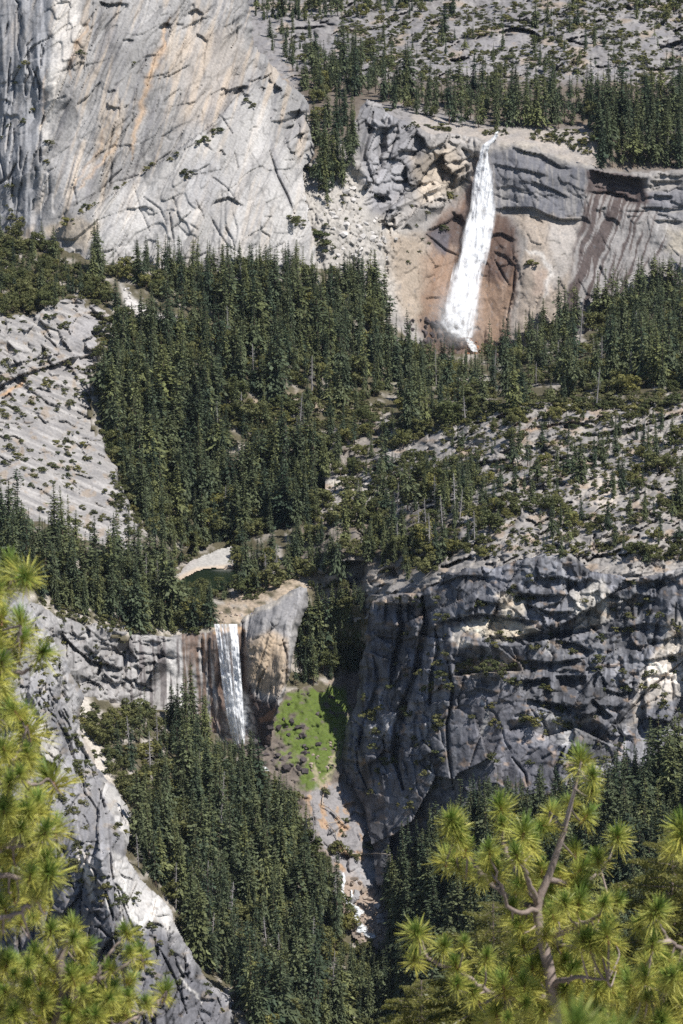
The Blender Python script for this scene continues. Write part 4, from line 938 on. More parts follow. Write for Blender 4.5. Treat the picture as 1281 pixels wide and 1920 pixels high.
def conifer(seed, style):
    g = np.random.default_rng(seed)
    z0, rmax, nl, nb, gap = {'fir': (0.07, 0.175, 40, 6, 0.08), 'spire': (0.06, 0.135, 42, 6, 0.08), 'pine': (0.24, 0.20, 26, 5, 0.25), 'broad': (0.08, 0.225, 34, 6, 0.14), 'thin': (0.2, 0.14, 26, 5, 0.28), 'round': (0.12, 0.24, 28, 7, 0.12)}[style]
    C, A, B, sh = [], [], [], []
    ph = g.uniform(0, 6.28)
    side = g.uniform(.82, 1.18, 8)
    for k in range(nl):
        t = (k + g.uniform(-.3, .3)) / nl
        t = min(max(t, 0), .985)
        z = z0 + (1 - z0) * t
        prof = (1 - t) ** .82 * (0.55 + .45 * min(1, t * 5 + .1)) if style not in ('pine', 'round') else math.sqrt(max(0, 1 - t)) * (.6 + .4 * math.sin(t * 9 + seed))
        Rr = rmax * prof * g.uniform(.68, 1.16) * (1 + .16 * math.sin(t * 17 + seed * 1.7)) + .006
        m = max(3, int(round(nb * (.6 + .5 * (1 - t)))))
        for b in range(m):
            if g.random() < gap: continue
            a = ph + k * 2.4 + b * 2 * math.pi / m + g.uniform(-.35, .35)
            L = Rr * g.uniform(.62, 1.12) * side[int((a % 6.2831) / 6.2832 * 8) % 8]
            sl = -.42 + .95 * t + g.uniform(-.15, .15)
            d = np.array([math.cos(a), math.sin(a), 0.0]); up = np.array([0, 0, 1.0]); sd = np.array([-d[1], d[0], 0])
            ns = 7 if L > .07 else (5 if L > .035 else 3)
            tone = g.uniform(.72, 1.28)
            for s in range(ns):
                f = (s + .75) / ns
                p = d * L * f + up * (z + sl * L * f - .25 * L * f * f) + sd * g.normal(0, .17) * L + up * g.normal(0, .05) * L
                ln = L * (.55 / ns + .09) + .005; wd = (L * .095 + .0045) * (1.15 - .4 * f)
                ax = d * ln + up * ln * (sl - .5 * f + g.normal(0, .25)) + sd * g.normal(0, .3) * ln
                bx = sd * wd + up * wd * g.normal(0, .55)
                C.append(p); A.append(ax); B.append(bx); sh.append(tone * g.uniform(.85, 1.15))
    for i in range(3):
        C.append(np.array([0, 0, .985 - .012 * i])); a = g.uniform(0, 6.28)
        A.append(np.array([0, 0, .02])); B.append(np.array([math.cos(a), math.sin(a), 0]) * .006); sh.append(1)
    v, f = quads(np.array(C), np.array(A), np.array(B))
    c = np.repeat(np.array(sh), 4)[:, None] * np.array([[1.0, 1.0, 1.0]])
    return (v, f, c), cone_trunk(.97, .013, .002)

def blob_tree(seed, kind):
    """broadleaf tree or shrub of unit height: leaf sprays on uneven clumps"""
    g = np.random.default_rng(seed)
    C, A, B, sh = [], [], [], []
    if kind == 'oak':
        ncl, per, z0, lf = 22, 66, .18, .034
    else:
        ncl, per, z0, lf = 11, 44, .0, .06
    for k in range(ncl):
        a = g.uniform(0, 6.283); rr = math.sqrt(g.random())
        zz = g.random()
        rad = .46 * math.sqrt(max(.05, 1 - (zz * 1.05 - .35) ** 2 * 1.1)) if kind == 'oak' else .62 * math.sqrt(max(.05, 1 - zz * zz))
        cen = np.array([math.cos(a) * rr * rad, math.sin(a) * rr * rad, z0 + (1 - z0) * (.10 + .78 * zz)])
        cr = g.uniform(.11, .2) if kind == 'oak' else g.uniform(.16, .27)
        tone = g.uniform(.75, 1.25)
        d = g.normal(size=(per, 3)); d /= np.linalg.norm(d, axis=1)[:, None]
        p = cen + d * cr * g.uniform(.7, 1.08, (per, 1)) * np.array([1, 1, .8])
        p[:, 2] = np.maximum(p[:, 2], .02)
        t1 = np.cross(d, g.normal(size=(per, 3))); t1 /= np.linalg.norm(t1, axis=1)[:, None]
        n2 = d * .75 + g.normal(size=(per, 3)) * .45
        t2 = np.cross(n2, t1); t2 /= np.linalg.norm(t2, axis=1)[:, None]
        s = lf * g.uniform(.6, 1.3, (per, 1))
        C.append(p); A.append(t1 * s * 1.25); B.append(t2 * s); sh.append(tone * g.uniform(.85, 1.15, per))
    v, f = quads(np.vstack(C), np.vstack(A), np.vstack(B))
    c = np.repeat(np.concatenate(sh), 4)[:, None] * np.ones((1, 3))
    tr = cone_trunk(.6, .03, .012) if kind == 'oak' else cone_trunk(.35, .025, .01, 5)
    return (v, f, c), tr

def dead_tree(seed):
    g = np.random.default_rng(seed)
    v, f = cone_trunk(1.0, .019, .004)
    V, Fc = [v], [f]; off = len(v)
    for k in range(46):
        z = g.uniform(.22, .97); a = g.uniform(0, 6.28); L = (1.02 - z) * .17 * g.uniform(.5, 1.2) + .012
        d = np.array([math.cos(a), math.sin(a), g.uniform(-.5, .25)]); sd = np.array([-math.sin(a), math.cos(a), 0]); p0 = np.array([0, 0, z]); w_ = .0055
        for q in range(2):
            u = sd if q == 0 else np.array([0, 0, 1.0])
            pts = np.array([p0 - u * w_, p0 + d * L * .6 - u * w_ * .7, p0 + d * L, p0 + d * L * .6 + u * w_ * .7])
            V.append(pts); Fc.append(np.array([[off, off + 1, off + 2, off + 3]])); off += 4
        for q in range(3):
            p1 = p0 + d * L * g.uniform(.4, .9); e = sd * g.choice([-1, 1]) * L * .4 + np.array([0, 0, g.normal(0, .15) * L]) + d * L * .2
            V.append(np.array([p1, p1 + e * .5 + np.array([0, 0, .003]), p1 + e, p1 + e * .5 - np.array([0, 0, .003])])); Fc.append(np.array([[off, off + 1, off + 2, off + 3]])); off += 4
    return np.vstack(V), np.vstack(Fc)

STY = ['fir', 'fir', 'spire', 'broad', 'pine', 'fir', 'spire', 'thin', 'broad', 'fir', 'pine', 'broad', 'round', 'fir', 'round', 'thin']
CON = []
for i, s in enumerate(STY):
    (v, f, c), (tv, tf) = conifer(300 + i, s)
    crown = mesh_np('conifer_crown', v, f, c); crown.materials.append(MFIR)
    trunk = mesh_np('conifer_trunk', tv, tf); trunk.materials.append(MBARK)
    both = mesh_np('conifer_whole', np.vstack([v, tv]), np.vstack([f, tf + len(v)]), np.vstack([c, np.ones((len(tv), 3))]))
    both.materials.append(MFIR); both.materials.append(MBARK)
    both.polygons.foreach_set('material_index', np.r_[np.zeros(len(f), np.int32), np.ones(len(tf), np.int32)])
    CON.append((crown, trunk, both))
def bushes(kind, n, mat, seed):
    L = []
    for i in range(n):
        (v, f, c), (tv, tf) = blob_tree(seed + i, kind)
        crown = mesh_np(kind + '_crown', v, f, c); crown.materials.append(mat)
        trunk = mesh_np(kind + '_trunk', tv, tf); trunk.materials.append(MBARK)
        both = mesh_np(kind + '_whole', np.vstack([v, tv]), np.vstack([f, tf + len(v)]), np.vstack([c, np.ones((len(tv), 3))]))
        both.materials.append(mat); both.materials.append(MBARK)
        both.polygons.foreach_set('material_index', np.r_[np.zeros(len(f), np.int32), np.ones(len(tf), np.int32)])
        L.append((crown, trunk, both))
    return L
OAK = bushes('oak', 7, MOAK, 400)
SHR = bushes('shrub', 6, MSHRUB, 450)
DEAD = []
for i in range(4):
    v, f = dead_tree(500 + i)
    DEAD.append(mesh_np('dead_wood', v, f)); DEAD[-1].materials.append(MDEAD)

# ---------------------------------------------------------------- where things grow
def scatter(poly, sx, sy, seed, jit=.9, thr=None, freq=.012):
    g = np.random.default_rng(seed)
    p = np.array(poly, float)
    out = []
    y = p[:, 1].min(); row = 0
    while y < p[:, 1].max():
        xs = np.arange(p[:, 0].min() + (row % 2) * sx / 2, p[:, 0].max(), sx)
        X = xs + g.uniform(-.5, .5, len(xs)) * sx * jit; Yv = y + g.uniform(-.5, .5, len(xs)) * sy * jit
        m = inside(X, Yv, poly)
        if thr is not None:
            m &= fbm(X * freq, Yv * freq * 1.4, seed + 5, 3) > thr
        out += list(zip(X[m], Yv[m])); y += sy; row += 1
    return out

STREAM = [(628, 1655), (650, 1640), (690, 1660), (735, 1760), (745, 1800), (700, 1800), (655, 1750), (636, 1700)]
NOGO = [STREAM, [(310, 1100), (345, 1066), (392, 1026), (432, 1012), (436, 1072), (400, 1090), (330, 1100)], [(398, 1150), (470, 1120), (540, 1092), (560, 1104), (500, 1150), (455, 1185), (400, 1190)], [(858, 632), (900, 632), (905, 668), (862, 668)],
        [(622, 940), (650, 935), (650, 972), (615, 975)], [(225, 540), (260, 548), (300, 585), (350, 600), (300, 606), (245, 580)]]
# zone: name for labels, polygon, spacing, (conifer, oak, shrub) weights, heights (m), clearing threshold
ZONES = [
    ('on the plateau behind the tall upper waterfall', [(590, 165), (680, 186), (740, 208), (860, 238), (920, 243), (1000, 242), (1105, 244), (1125, 316), (1200, 322), (1290, 316), (1400, 318), (1400, 190), (1100, 190), (960, 180), (860, 180), (760, 170), (660, 140), (600, 120)], 16, 12, (1, .03, .02), (24, 53), None),
    ('on the far ridge at the top of the picture', [(470, -20), (850, -30), (800, 18), (640, 40), (480, 44)], 14, 10, (1, .1, .05), (20, 36), None),
    ('on the wooded slope right of the dome', [(485, 62), (620, 66), (740, 120), (700, 165), (640, 160), (600, 200), (570, 170), (530, 120)], 14, 10, (.9, .12, .25), (16, 32), -.3),
    ('on the high slopes above the upper waterfall', [(640, 30), (850, 0), (1400, -30), (1400, 165), (1100, 175), (860, 165), (740, 140), (640, 90)], 36, 18, (.8, .3, .1), (14, 31), -.05),
    ('in the gully right of the big dome', [(578, 130), (640, 140), (668, 200), (672, 270), (650, 330), (628, 385), (600, 390), (584, 320), (590, 230)], 16, 16, (1, .1, .15), (22, 50), -.25),
    ('at the foot of the big dome', [(160, 505), (250, 495), (400, 500), (560, 505), (660, 520), (720, 560), (740, 640), (560, 640), (380, 610), (300, 560), (230, 530), (170, 530)], 16, 14, (.85, .2, .02), (27, 55), None),
    ('in the dense mid valley forest', [(236, 620), (300, 612), (400, 620), (560, 640), (740, 640), (745, 760), (600, 740), (480, 752), (400, 770), (390, 820), (430, 860), (540, 850), (620, 850), (615, 900), (600, 985), (470, 1010), (440, 1030), (330, 1040), (270, 1000), (200, 910), (170, 790), (180, 690)], 16, 13, (.85, .3, .05), (27, 55), -.33),
    ('in the forest right of the upper waterfall', [(735, 660), (860, 672), (960, 655), (1060, 605), (1200, 545), (1400, 500), (1400, 735), (1200, 742), (1000, 756), (900, 776), (820, 806), (760, 830), (745, 740)], 16, 14, (.85, .3, .12), (27, 55), -.36),
    ('on the brushy knoll in the middle of the valley', [(390, 780), (600, 745), (720, 780), (760, 830), (700, 900), (620, 900), (600, 850), (440, 850)], 20, 15, (.5, .4, .35), (14, 36), -.2),
    ('on the broken slope above the dark crag', [(600, 900), (760, 840), (880, 870), (880, 960), (840, 1060), (760, 1100), (700, 1040), (620, 1040), (560, 1030)], 21, 15, (.5, .4, .35), (15, 41), -.22),
    ('on the pale slabs above the dark crag', [(740, 860), (900, 790), (1100, 770), (1400, 760), (1400, 1060), (1100, 1050), (980, 1040), (880, 1060), (840, 980)], 19, 13, (.6, .35, .8), (14, 32), -.1),
    ('on the wooded flank above the dark crag', [(600, 930), (760, 850), (900, 880), (960, 960), (900, 1040), (800, 1080), (740, 1080), (640, 1040)], 17, 12, (.65, .6, .4), (12, 34), -.08),
    ('in the forest above the lower waterfall', [(-60, 985), (60, 985), (200, 1035), (300, 1060), (330, 1098), (400, 1096), (440, 1080), (430, 1120), (398, 1150), (398, 1186), (340, 1190), (260, 1190), (200, 1168), (120, 1150), (60, 1116), (-60, 1090)], 16, 14, (.9, .22, .03), (24, 50), None),
    ('behind the lip of the lower waterfall', [(440, 1085), (460, 1060), (560, 1040), (640, 1050), (660, 1100), (600, 1112), (560, 1092), (500, 1112), (470, 1125), (445, 1130)], 18, 14, (.8, .3, .1), (22, 48), None),
    ('around the dark pool', [(270, 1070), (330, 1040), (390, 1005), (450, 1000), (470, 1060), (445, 1085), (437, 1012), (400, 1018), (350, 1056), (300, 1090)], 12, 10, (.6, .5, .1), (14, 26), None),
    ('in the stand beside the green meadow', [(575, 1180), (600, 1150), (640, 1130), (690, 1130), (682, 1200), (668, 1258), (620, 1280), (560, 1290), (535, 1295), (550, 1240)], 16, 15, (1, .35, .0), (27, 53), None),
    ('in the oak wood below the grey cliff', [(170, 1345), (250, 1345), (330, 1350), (340, 1500), (280, 1530), (255, 1520), (215, 1470), (185, 1430), (165, 1380)], 20, 16, (.25, 1, .1), (15, 31), None),
    ('in front of the lower waterfall', [(320, 1340), (400, 1360), (436, 1404), (480, 1440), (480, 1500), (330, 1500)], 16, 15, (1, .1, 0), (31, 60), None),
    ('in the gorge below the lower waterfall', [(260, 1540), (340, 1490), (480, 1470), (540, 1500), (580, 1570), (625, 1650), (640, 1720), (690, 1800), (740, 1830), (745, 1960), (490, 1960), (410, 1870), (355, 1780), (330, 1710), (262, 1640)], 17, 15, (.85, .35, .05), (29, 58), -.36),
    ('in the forest under the dark crag', [(715, 1660), (770, 1640), (850, 1570), (900, 1540), (1060, 1520), (1200, 1480), (1400, 1450), (1400, 1990), (745, 1990), (745, 1790)], 18, 17, (1, .06, 0), (33, 65), None),
    ('on the brushy shoulder left of the dome', [(-60, 450), (60, 450), (130, 490), (200, 545), (225, 590), (140, 560), (60, 590), (-60, 610)], 12, 8, (.25, 1, .25), (14, 29), None),
    ('around the rocky foot of the slab slope', [(215, 600), (260, 600), (380, 620), (300, 680), (215, 700)], 17, 13, (.4, 1, .1), (14, 31), None),
]
plants = {'conifer': [], 'oak': [], 'shrub': []}
# open views that no tree grows tall enough to close: (x0, x1, lowest row seen)
VIEWS = [(330, 438, 1090), (404, 462, 1386), (100, 250, 1300), (250, 320, 1275), (320, 372, 1228), (372, 404, 1262), (462, 505, 1370), (505, 560, 1440), (560, 600, 1500), (600, 640, 1560), (585, 640, 1600), (640, 720, 1630), (640, 735, 1765), (790, 870, 640), (870, 905, 660), (905, 960, 600), (960, 1000, 560), (1000, 1060, 525), (1060, 1140, 500), (1140, 1281, 480),
         (700, 790, 455), (640, 700, 475), (590, 640, 500), (720, 850, 1500), (850, 1000, 1450), (1000, 1110, 1425), (1110, 1200, 1360), (1200, 1281, 1310), (740, 900, 850), (600, 700, 905), (470, 560, 1135), (560, 690, 1092), (200, 240, 470), (420, 590, 455), (240, 420, 450), (900, 1281, 770), (840, 900, 800)]
def cap(x, y, h):
    Y = surf(x, y)
    for (a, b, yy) in VIEWS:
        if a - 6 < x < b + 6 and y > yy - 4: h = min(h, max(0, (y - yy) + 14 * ((x * 7.13 + y * 3.7) % 1)) * Y / F)
    return h
for zi, (zn, pl, sx, sy, wts, hh, thr) in enumerate(ZONES):
    g = np.random.default_rng(700 + zi)
    for (x, y) in scatter(pl, sx, sy, 800 + zi * 13, thr=thr):
        if any(inside(np.array([x]), np.array([y]), q)[0] for q in NOGO): continue
        if wts[0] > .8 and any(inside(np.array([x]), np.array([y]), POLYS[q])[0] for q in ('slab_slope', 'near_cliff', 'lower_fall_cliff')): continue
        ww = np.array(wts, float); ww[1] *= float(np.clip(1 + 4 * fbm(np.array([x * .012]), np.array([y * .016]), 77, 2)[0], .1, 4))
        k = g.choice(3, p=ww / ww.sum())
        h = g.uniform(*hh) * (g.uniform(.5, .9) if g.random() < .4 else g.uniform(.95, 1.18))
        if k == 1: h = min(h * .5, 16) * g.uniform(.6, 1.2)
        if k == 2: h = g.uniform(2.0, 4.5)
        h = cap(x, y, h)
        if h < 9 and k == 0: k = 1 if g.random() < .5 else 2
        if h < 2.0: continue
        plants[('conifer', 'oak', 'shrub')[k]].append([x, y, h, zn, g.random()])
# shrubs on ledges and slabs
SH_Z = [('on the open ground below the right forest', [(620, 700), (760, 790), (1000, 740), (1281, 690), (1281, 770), (1000, 775), (860, 800), (740, 840), (620, 800)], 13, 8, (2, 6), -.2), ('along the forest edge beside bare rock', [(180, 590), (240, 600), (225, 700), (215, 800), (250, 900), (290, 1010), (240, 1010), (185, 800)], 11, 10, (2.5, 7), None), ('along the rim of the grey cliff', [(40, 1105), (150, 1148), (260, 1172), (400, 1168), (400, 1192), (250, 1192), (110, 1162)], 13, 8, (2, 6), -.1), ('around the rocks at the waterfall lip', [(440, 1110), (540, 1075), (610, 1060), (615, 1085), (540, 1105), (470, 1130)], 15, 8, (1.5, 4.5), 0), ('at the upper edge of the oak wood', [(140, 1300), (200, 1340), (215, 1460), (190, 1460), (150, 1380)], 15, 14, (2, 5), -.05), ('among the trees of the knoll', [(380, 770), (640, 725), (760, 790), (740, 850), (600, 850), (430, 850)], 14, 9, (2.5, 7), -.1), ('at the foot of the slab hillside', [(720, 800), (880, 770), (1000, 755), (1281, 748), (1281, 762), (1000, 772), (880, 796), (760, 830)], 14, 8, (3, 8), None),
        ('on the pale slopes high above the upper waterfall', [(640, 40), (850, 10), (1400, -30), (1400, 170), (1100, 180), (860, 170), (740, 150), (640, 100)], 15, 8, (2.5, 6.5), -.1), ('on the slab slope at the left edge', [(-60, 610), (110, 575), (200, 600), (190, 720), (190, 800), (250, 990), (150, 1000), (0, 920), (-60, 900)], 20, 14, (1.8, 5), 0.0),
        ('on the slabs above the dark crag', [(700, 880), (900, 800), (1400, 765), (1400, 1060), (980, 1040), (850, 1060), (760, 1000)], 17, 11, (2.0, 4.6), -.12), ('on the faces of the dark crag', [(700, 1130), (840, 1090), (1281, 1080), (1400, 1070), (1400, 1400), (1060, 1440), (900, 1430), (780, 1520), (700, 1500), (680, 1320)], 30, 28, (2.0, 5.5), .0),
        ('on the near cliff at the left', [(20, 1130), (100, 1210), (150, 1320), (180, 1450), (240, 1540), (260, 1700), (380, 1840), (440, 1900), (200, 1910), (100, 1700), (60, 1300)], 19, 19, (1.8, 5.2), -.02), ('on the grey cliff left of the lower waterfall', [(60, 1130), (200, 1170), (330, 1192), (250, 1260), (160, 1310), (90, 1220)], 34, 26, (1.5, 3.2), .05),
        ('on the rocky ground beside the upper waterfall', [(600, 300), (680, 300), (740, 430), (800, 440), (870, 420), (740, 520), (640, 520), (590, 420)], 26, 22, (1.5, 3.5), .0), ('on the rim above the upper waterfall', [(720, 205), (800, 236), (900, 244), (1100, 250), (1110, 290), (1000, 262), (880, 252), (760, 240)], 12, 6, (2, 5.5), -.12), ('on the big granite dome', [(0, 60), (80, 200), (80, 380), (140, 430), (0, 400)], 34, 34, (1.8, 4), .05)]
for zi, (zn, pl, sx, sy, hh, thr) in enumerate(SH_Z):
    g = np.random.default_rng(1700 + zi)
    for (x, y) in scatter(pl, sx, sy, 1800 + zi * 13, thr=thr):
        plants['shrub'].append([x, y, g.uniform(*hh), zn, g.random()])
LEDGE = [(152, 400, 6), (168, 392, 6), (180, 385, 6), (160, 388, 5), (220, 356, 5), (235, 345, 5), (228, 350, 4), (275, 320, 6), (287, 311, 5), (320, 300, 4), (332, 292, 5), (352, 335, 7), (350, 325, 6), (372, 272, 7), (385, 265, 7), (400, 252, 7), (410, 246, 6), (462, 192, 6), (475, 200, 5), (127, 420, 9), (150, 102, 6), (251, 120, 4), (93, 268, 6), (86, 305, 5),
         (40, 420, 9), (24, 412, 8), (47, 120, 5), (18, 118, 4), (62, 210, 6), (45, 230, 6), (20, 350, 6), (550, 415, 11), (560, 422, 9), (600, 450, 12), (612, 470, 12), (590, 440, 8), (585, 320, 8), (575, 316, 7), (860, 1258, 8), (880, 1262, 10), (905, 1262, 10), (930, 1262, 11), (950, 1258, 10), (968, 1252, 8), (890, 1245, 9), (920, 1240, 9), (1003, 1354, 9), (1050, 1358, 9), (1065, 1362, 7), (983, 1352, 7),
         (798, 1300, 8), (812, 1292, 8), (768, 1342, 8), (760, 1336, 8), (820, 1355, 9), (695, 1350, 9), (705, 1380, 9), (700, 1405, 6), (700, 1340, 8), (722, 1430, 7), (735, 1430, 6), (706, 1448, 5), (696, 1490, 6), (835, 1228, 7), (180, 1236, 5), (180, 1215, 4), (104, 1245, 6), (90, 1230, 5), (830, 432, 7), (850, 372, 8), (843, 365, 7), (800, 400, 5), (770, 388, 4), (780, 425, 4), (998, 500, 9), (985, 498, 3), (1003, 290, 3), (985, 288, 3), (605, 1488, 6), (648, 1540, 4), (640, 1560, 3.5), (645, 1568, 3.5), (668, 1608, 6), (690, 1590, 8), (655, 1600, 5), (632, 1595, 9), (636, 1598, 11)]
for (x, y, h) in LEDGE:
    plants['shrub'].append([x, y, h * .8, 'growing out of a crack in the bare rock', random.random()])

# who shows most: paint all plants far to near into an id picture and count
allp = [(kd, i, l) for kd, lst in plants.items() for i, l in enumerate(lst)]
POS = {kd: np.array([spot(l[0], l[1]) for l in lst]) for kd, lst in plants.items()}
idpic = np.full((960, 641), -1, int)
for n_ in sorted(range(len(allp)), key=lambda n_: -POS[allp[n_][0]][allp[n_][1]][1]):
    kd, i, l = allp[n_]; hp = l[2] * F / POS[kd][i][1] / 2; wp = hp * (.17 if kd == 'conifer' else .5); x, y = l[0] / 2, l[1] / 2
    for r_ in range(max(0, int(y - hp)), min(960, int(y) + 1)):
        ww_ = wp * (r_ - (y - hp)) / hp if kd == 'conifer' else wp * math.sqrt(max(0, 1 - ((r_ - y + hp / 2) / (hp / 2 + .1)) ** 2))
        idpic[r_, max(0, int(x - ww_)):max(0, min(641, int(x + ww_) + 1))] = n_
for pl in ([(0, 1040), (60, 1060), (110, 1220), (120, 1450), (130, 1640), (300, 1840), (330, 1920), (0, 1920)], [(760, 1740), (830, 1520), (1000, 1500), (1080, 1400), (1281, 1540), (1281, 1920), (760, 1920)]):
    yy, xx = np.mgrid[0:960, 0:641]; idpic[inside(xx * 2.0, yy * 2.0, pl)] = -1
cnt = np.bincount(idpic[idpic >= 0], minlength=len(allp))
SHOWN = {kd: set() for kd in plants}
for kd in plants:
    ids = [n_ for n_ in range(len(allp)) if allp[n_][0] == kd]
    for n_ in sorted(ids, key=lambda n_: -cnt[n_])[:300 if kd != 'shrub' else 280]:
        if cnt[n_] > 0: SHOWN[kd].add(allp[n_][1])
MARKS = [(60, 60, 'the top left corner'), (330, 470, 'the pale foot of the dome'), (180, 480, 'the dome corner'), (300, 590, 'the small pale rockslide'), (160, 600, 'the round slab knob'), (60, 520, 'the left picture edge'), (60, 800, 'the striped slab slope'), (533, 790, 'the rust brown dead conifer'), (430, 770, 'the sandy clearing'), (640, 430, 'the big pale rockslide'), (720, 230, 'the notched crag top'), (930, 250, 'the upper waterfall lip'), (875, 640, 'the upper waterfall foot'),
         (1060, 275, 'the pale rim slab'), (1180, 345, 'the black overhang'), (1150, 480, 'the streaked wall'), (1000, 590, 'the tan wall'), (800, 630, 'the dark boulder heap'), (1260, 700, 'the right picture edge'), (960, 100, 'the striped grey slab'), (620, 30, 'the far ridge'), (1200, 60, 'the top right slabs'), (400, 1040, 'the white granite apron'), (385, 1090, 'the dark pool'), (632, 955, 'the small white cascade'), (655, 1070, 'the black hollow'), (720, 1070, 'the square buttress'),
         (425, 1170, 'the lower waterfall lip'), (445, 1385, 'the lower waterfall foot'), (520, 1120, 'the pale trail slab'), (580, 1360, 'the green meadow'), (600, 1270, 'the meadow top'), (230, 1250, 'the folded grey cliff'), (100, 1150, 'the cliff corner'), (215, 1500, 'the pale spur'), (270, 1670, 'the white rock scar'), (430, 1880, 'the near cliff foot'), (620, 1530, 'the switchback trail'), (680, 1720, 'the gorge rapids'), (730, 1600, 'the level trail end'), (600, 1860, 'the bottom edge'),
         (412, 1560, 'the tall grey snag'), (920, 1260, 'the bushy crag ledge'), (1130, 1400, 'the crag foot'), (870, 1480, 'the lower crag slabs'), (1130, 920, 'the bare sandy patch'), (900, 860, 'the stepped ledges'), (1240, 1250, 'the tan crag face'), (950, 1060, 'the crag rim'), (560, 920, 'the valley floor'), (300, 800, 'the slab rim'), (350, 1420, 'the big tree clump'), (500, 600, 'the forest heart'), (760, 880, 'the brushy slope'), (1050, 1480, 'the shaded forest')]
USED = {}
def uniq(words, x, y, group):
    """a label that singles the thing out by what it stands beside; falls back on farther landmarks"""
    base = words + ' ' + whereabouts(x, y)
    lab = base
    if lab in USED:
        near = sorted(MARKS, key=lambda m: math.hypot(x - m[0], y - m[1]))[1:7]
        for j, m in enumerate(near):
            t = base + (' towards ' if j % 2 == 0 else ' facing ') + m[2].replace('the ', '', 1)
            if len(t.split()) <= 16 and t not in USED: lab = t; break
    USED.setdefault(lab, group)
    return lab, USED[lab]
def whereabouts(x, y):
    d = [math.hypot(x - a, (y - b)) for a, b, _ in MARKS]; j = int(np.argmin(d)); a, b, nm = MARKS[j]; dx, dy = x - a, y - b
    if d[j] < 22: return 'right at ' + nm
    s = ('right of ' if dx > 0 else 'left of ') if abs(dx) > abs(dy) else ('below ' if dy > 0 else 'above ')
    return ('just ' if d[j] < 55 else '') + s + nm

PLAIN = {'conifer': ('conifer_tree', 'tree', CON), 'oak': ('oak_tree', 'tree', OAK), 'shrub': ('shrub', 'shrub', SHR)}
WORDS = {'conifer': ('tall', 'mid-sized', 'short', 'dark conifer', 'conifers'), 'oak': ('large', 'mid-sized', 'small', 'olive green oak', 'oaks'), 'shrub': ('large', 'mid-sized', 'small', 'olive shrub', 'shrubs')}
for kind, lst in plants.items():
    name, cat, protos = PLAIN[kind]
    P, vis = POS[kind], SHOWN[kind]
    rest = []
    t1, t2 = np.quantile([lst[i][2] for i in vis], [.33, .67])
    for i, (x, y, h, zn, r) in enumerate(lst):
        v = int(r * 9973) % len(protos)
        wid = (.62 + .78 * ((r * 77.7) % 1) ** 1.6) if kind == 'conifer' else ((1.0 + .5 * ((r * 77.7) % 1)) if kind == 'oak' else (1.1 + .8 * ((r * 77.7) % 1)))
        if i in vis:
            e = bpy.data.objects.new(name, None); col.objects.link(e)
            e.location = P[i] - np.array([0, 0, .4]); e.rotation_euler = (math.sin(r * 91) * .04, math.sin(r * 57) * .04, r * 40); e.scale = (h * wid, h * wid, h)
            e.empty_display_size = .1
            e['label'], e['group'] = uniq((WORDS[kind][0] if h >= t2 else (WORDS[kind][1] if h >= t1 else WORDS[kind][2])) + (' broad ' if wid > {'conifer': .92, 'oak': 1.3, 'shrub': 1.6}[kind] else ' narrow ') + WORDS[kind][3], x, y, WORDS[kind][4] + ' ' + zn)
            e['category'] = cat
            link('trunk', protos[v][1], None, e); link('crown', protos[v][0], None, e)
        else:
            rest.append((P[i], h, wid, r, v))
    if not rest: continue
    pc = bpy.data.collections.new(name + '_kinds')
    for j, pr in enumerate(protos):
        ob = bpy.data.objects.new('%s_kind_%02d' % (name, j), pr[2]); pc.objects.link(ob)
    me = bpy.data.meshes.new(name + '_points')
    me.vertices.add(len(rest)); me.vertices.foreach_set('co', np.array([q[0] - np.array([0, 0, .4]) for q in rest], np.float32).ravel())
    for nm, ty, arr in (('sc', 'FLOAT_VECTOR', np.array([(q[1] * q[2], q[1] * q[2], q[1]) for q in rest])), ('ro', 'FLOAT_VECTOR', np.array([(math.sin(q[3] * 91) * .04, math.sin(q[3] * 57) * .04, q[3] * 40) for q in rest]))):
        a = me.attributes.new(nm, ty, 'POINT'); a.data.foreach_set('vector', arr.astype(np.float32).ravel())
    a = me.attributes.new('ix', 'INT', 'POINT'); a.data.foreach_set('value', np.array([q[4] for q in rest], np.int32))
    o = link({'conifer': 'conifer_forest', 'oak': 'oak_woodland', 'shrub': 'shrubbery'}[kind], me)
    tag(o, {'conifer': 'mass of dark green conifers filling the valley', 'oak': 'olive green oaks mixed through the forest', 'shrub': 'low olive brush dotted over the pale rock'}[kind], {'conifer': 'forest', 'oak': 'woodland', 'shrub': 'brush'}[kind], kind='stuff')
    ng = bpy.data.node_groups.new(name + '_scatter', 'GeometryNodeTree')
    ng.interface.new_socket('Geometry', in_out='INPUT', socket_type='NodeSocketGeometry')
    ng.interface.new_socket('Geometry', in_out='OUTPUT', socket_type='NodeSocketGeometry')
    n = ng.nodes; gi = n.new('NodeGroupInput'); go = n.new('NodeGroupOutput')
    ci = n.new('GeometryNodeCollectionInfo'); ci.inputs['Collection'].default_value = pc; ci.inputs['Separate Children'].default_value = True; ci.inputs['Reset Children'].default_value = True
    ip = n.new('GeometryNodeInstanceOnPoints'); ip.inputs['Pick Instance'].default_value = True
    def na(nm, ty):
        q = n.new('GeometryNodeInputNamedAttribute'); q.data_type = ty; q.inputs['Name'].default_value = nm
        return q.outputs['Attribute']
    L = ng.links
    L.new(gi.outputs[0], ip.inputs['Points']); L.new(ci.outputs[0], ip.inputs['Instance'])
    L.new(na('ix', 'INT'), ip.inputs['Instance Index']); L.new(na('sc', 'FLOAT_VECTOR'), ip.inputs['Scale']); L.new(na('ro', 'FLOAT_VECTOR'), ip.inputs['Rotation'])
    L.new(ip.outputs[0], go.inputs[0])
    md = o.modifiers.new('scatter', 'NODES'); md.node_group = ng
    print(kind, len(lst), len(rest))

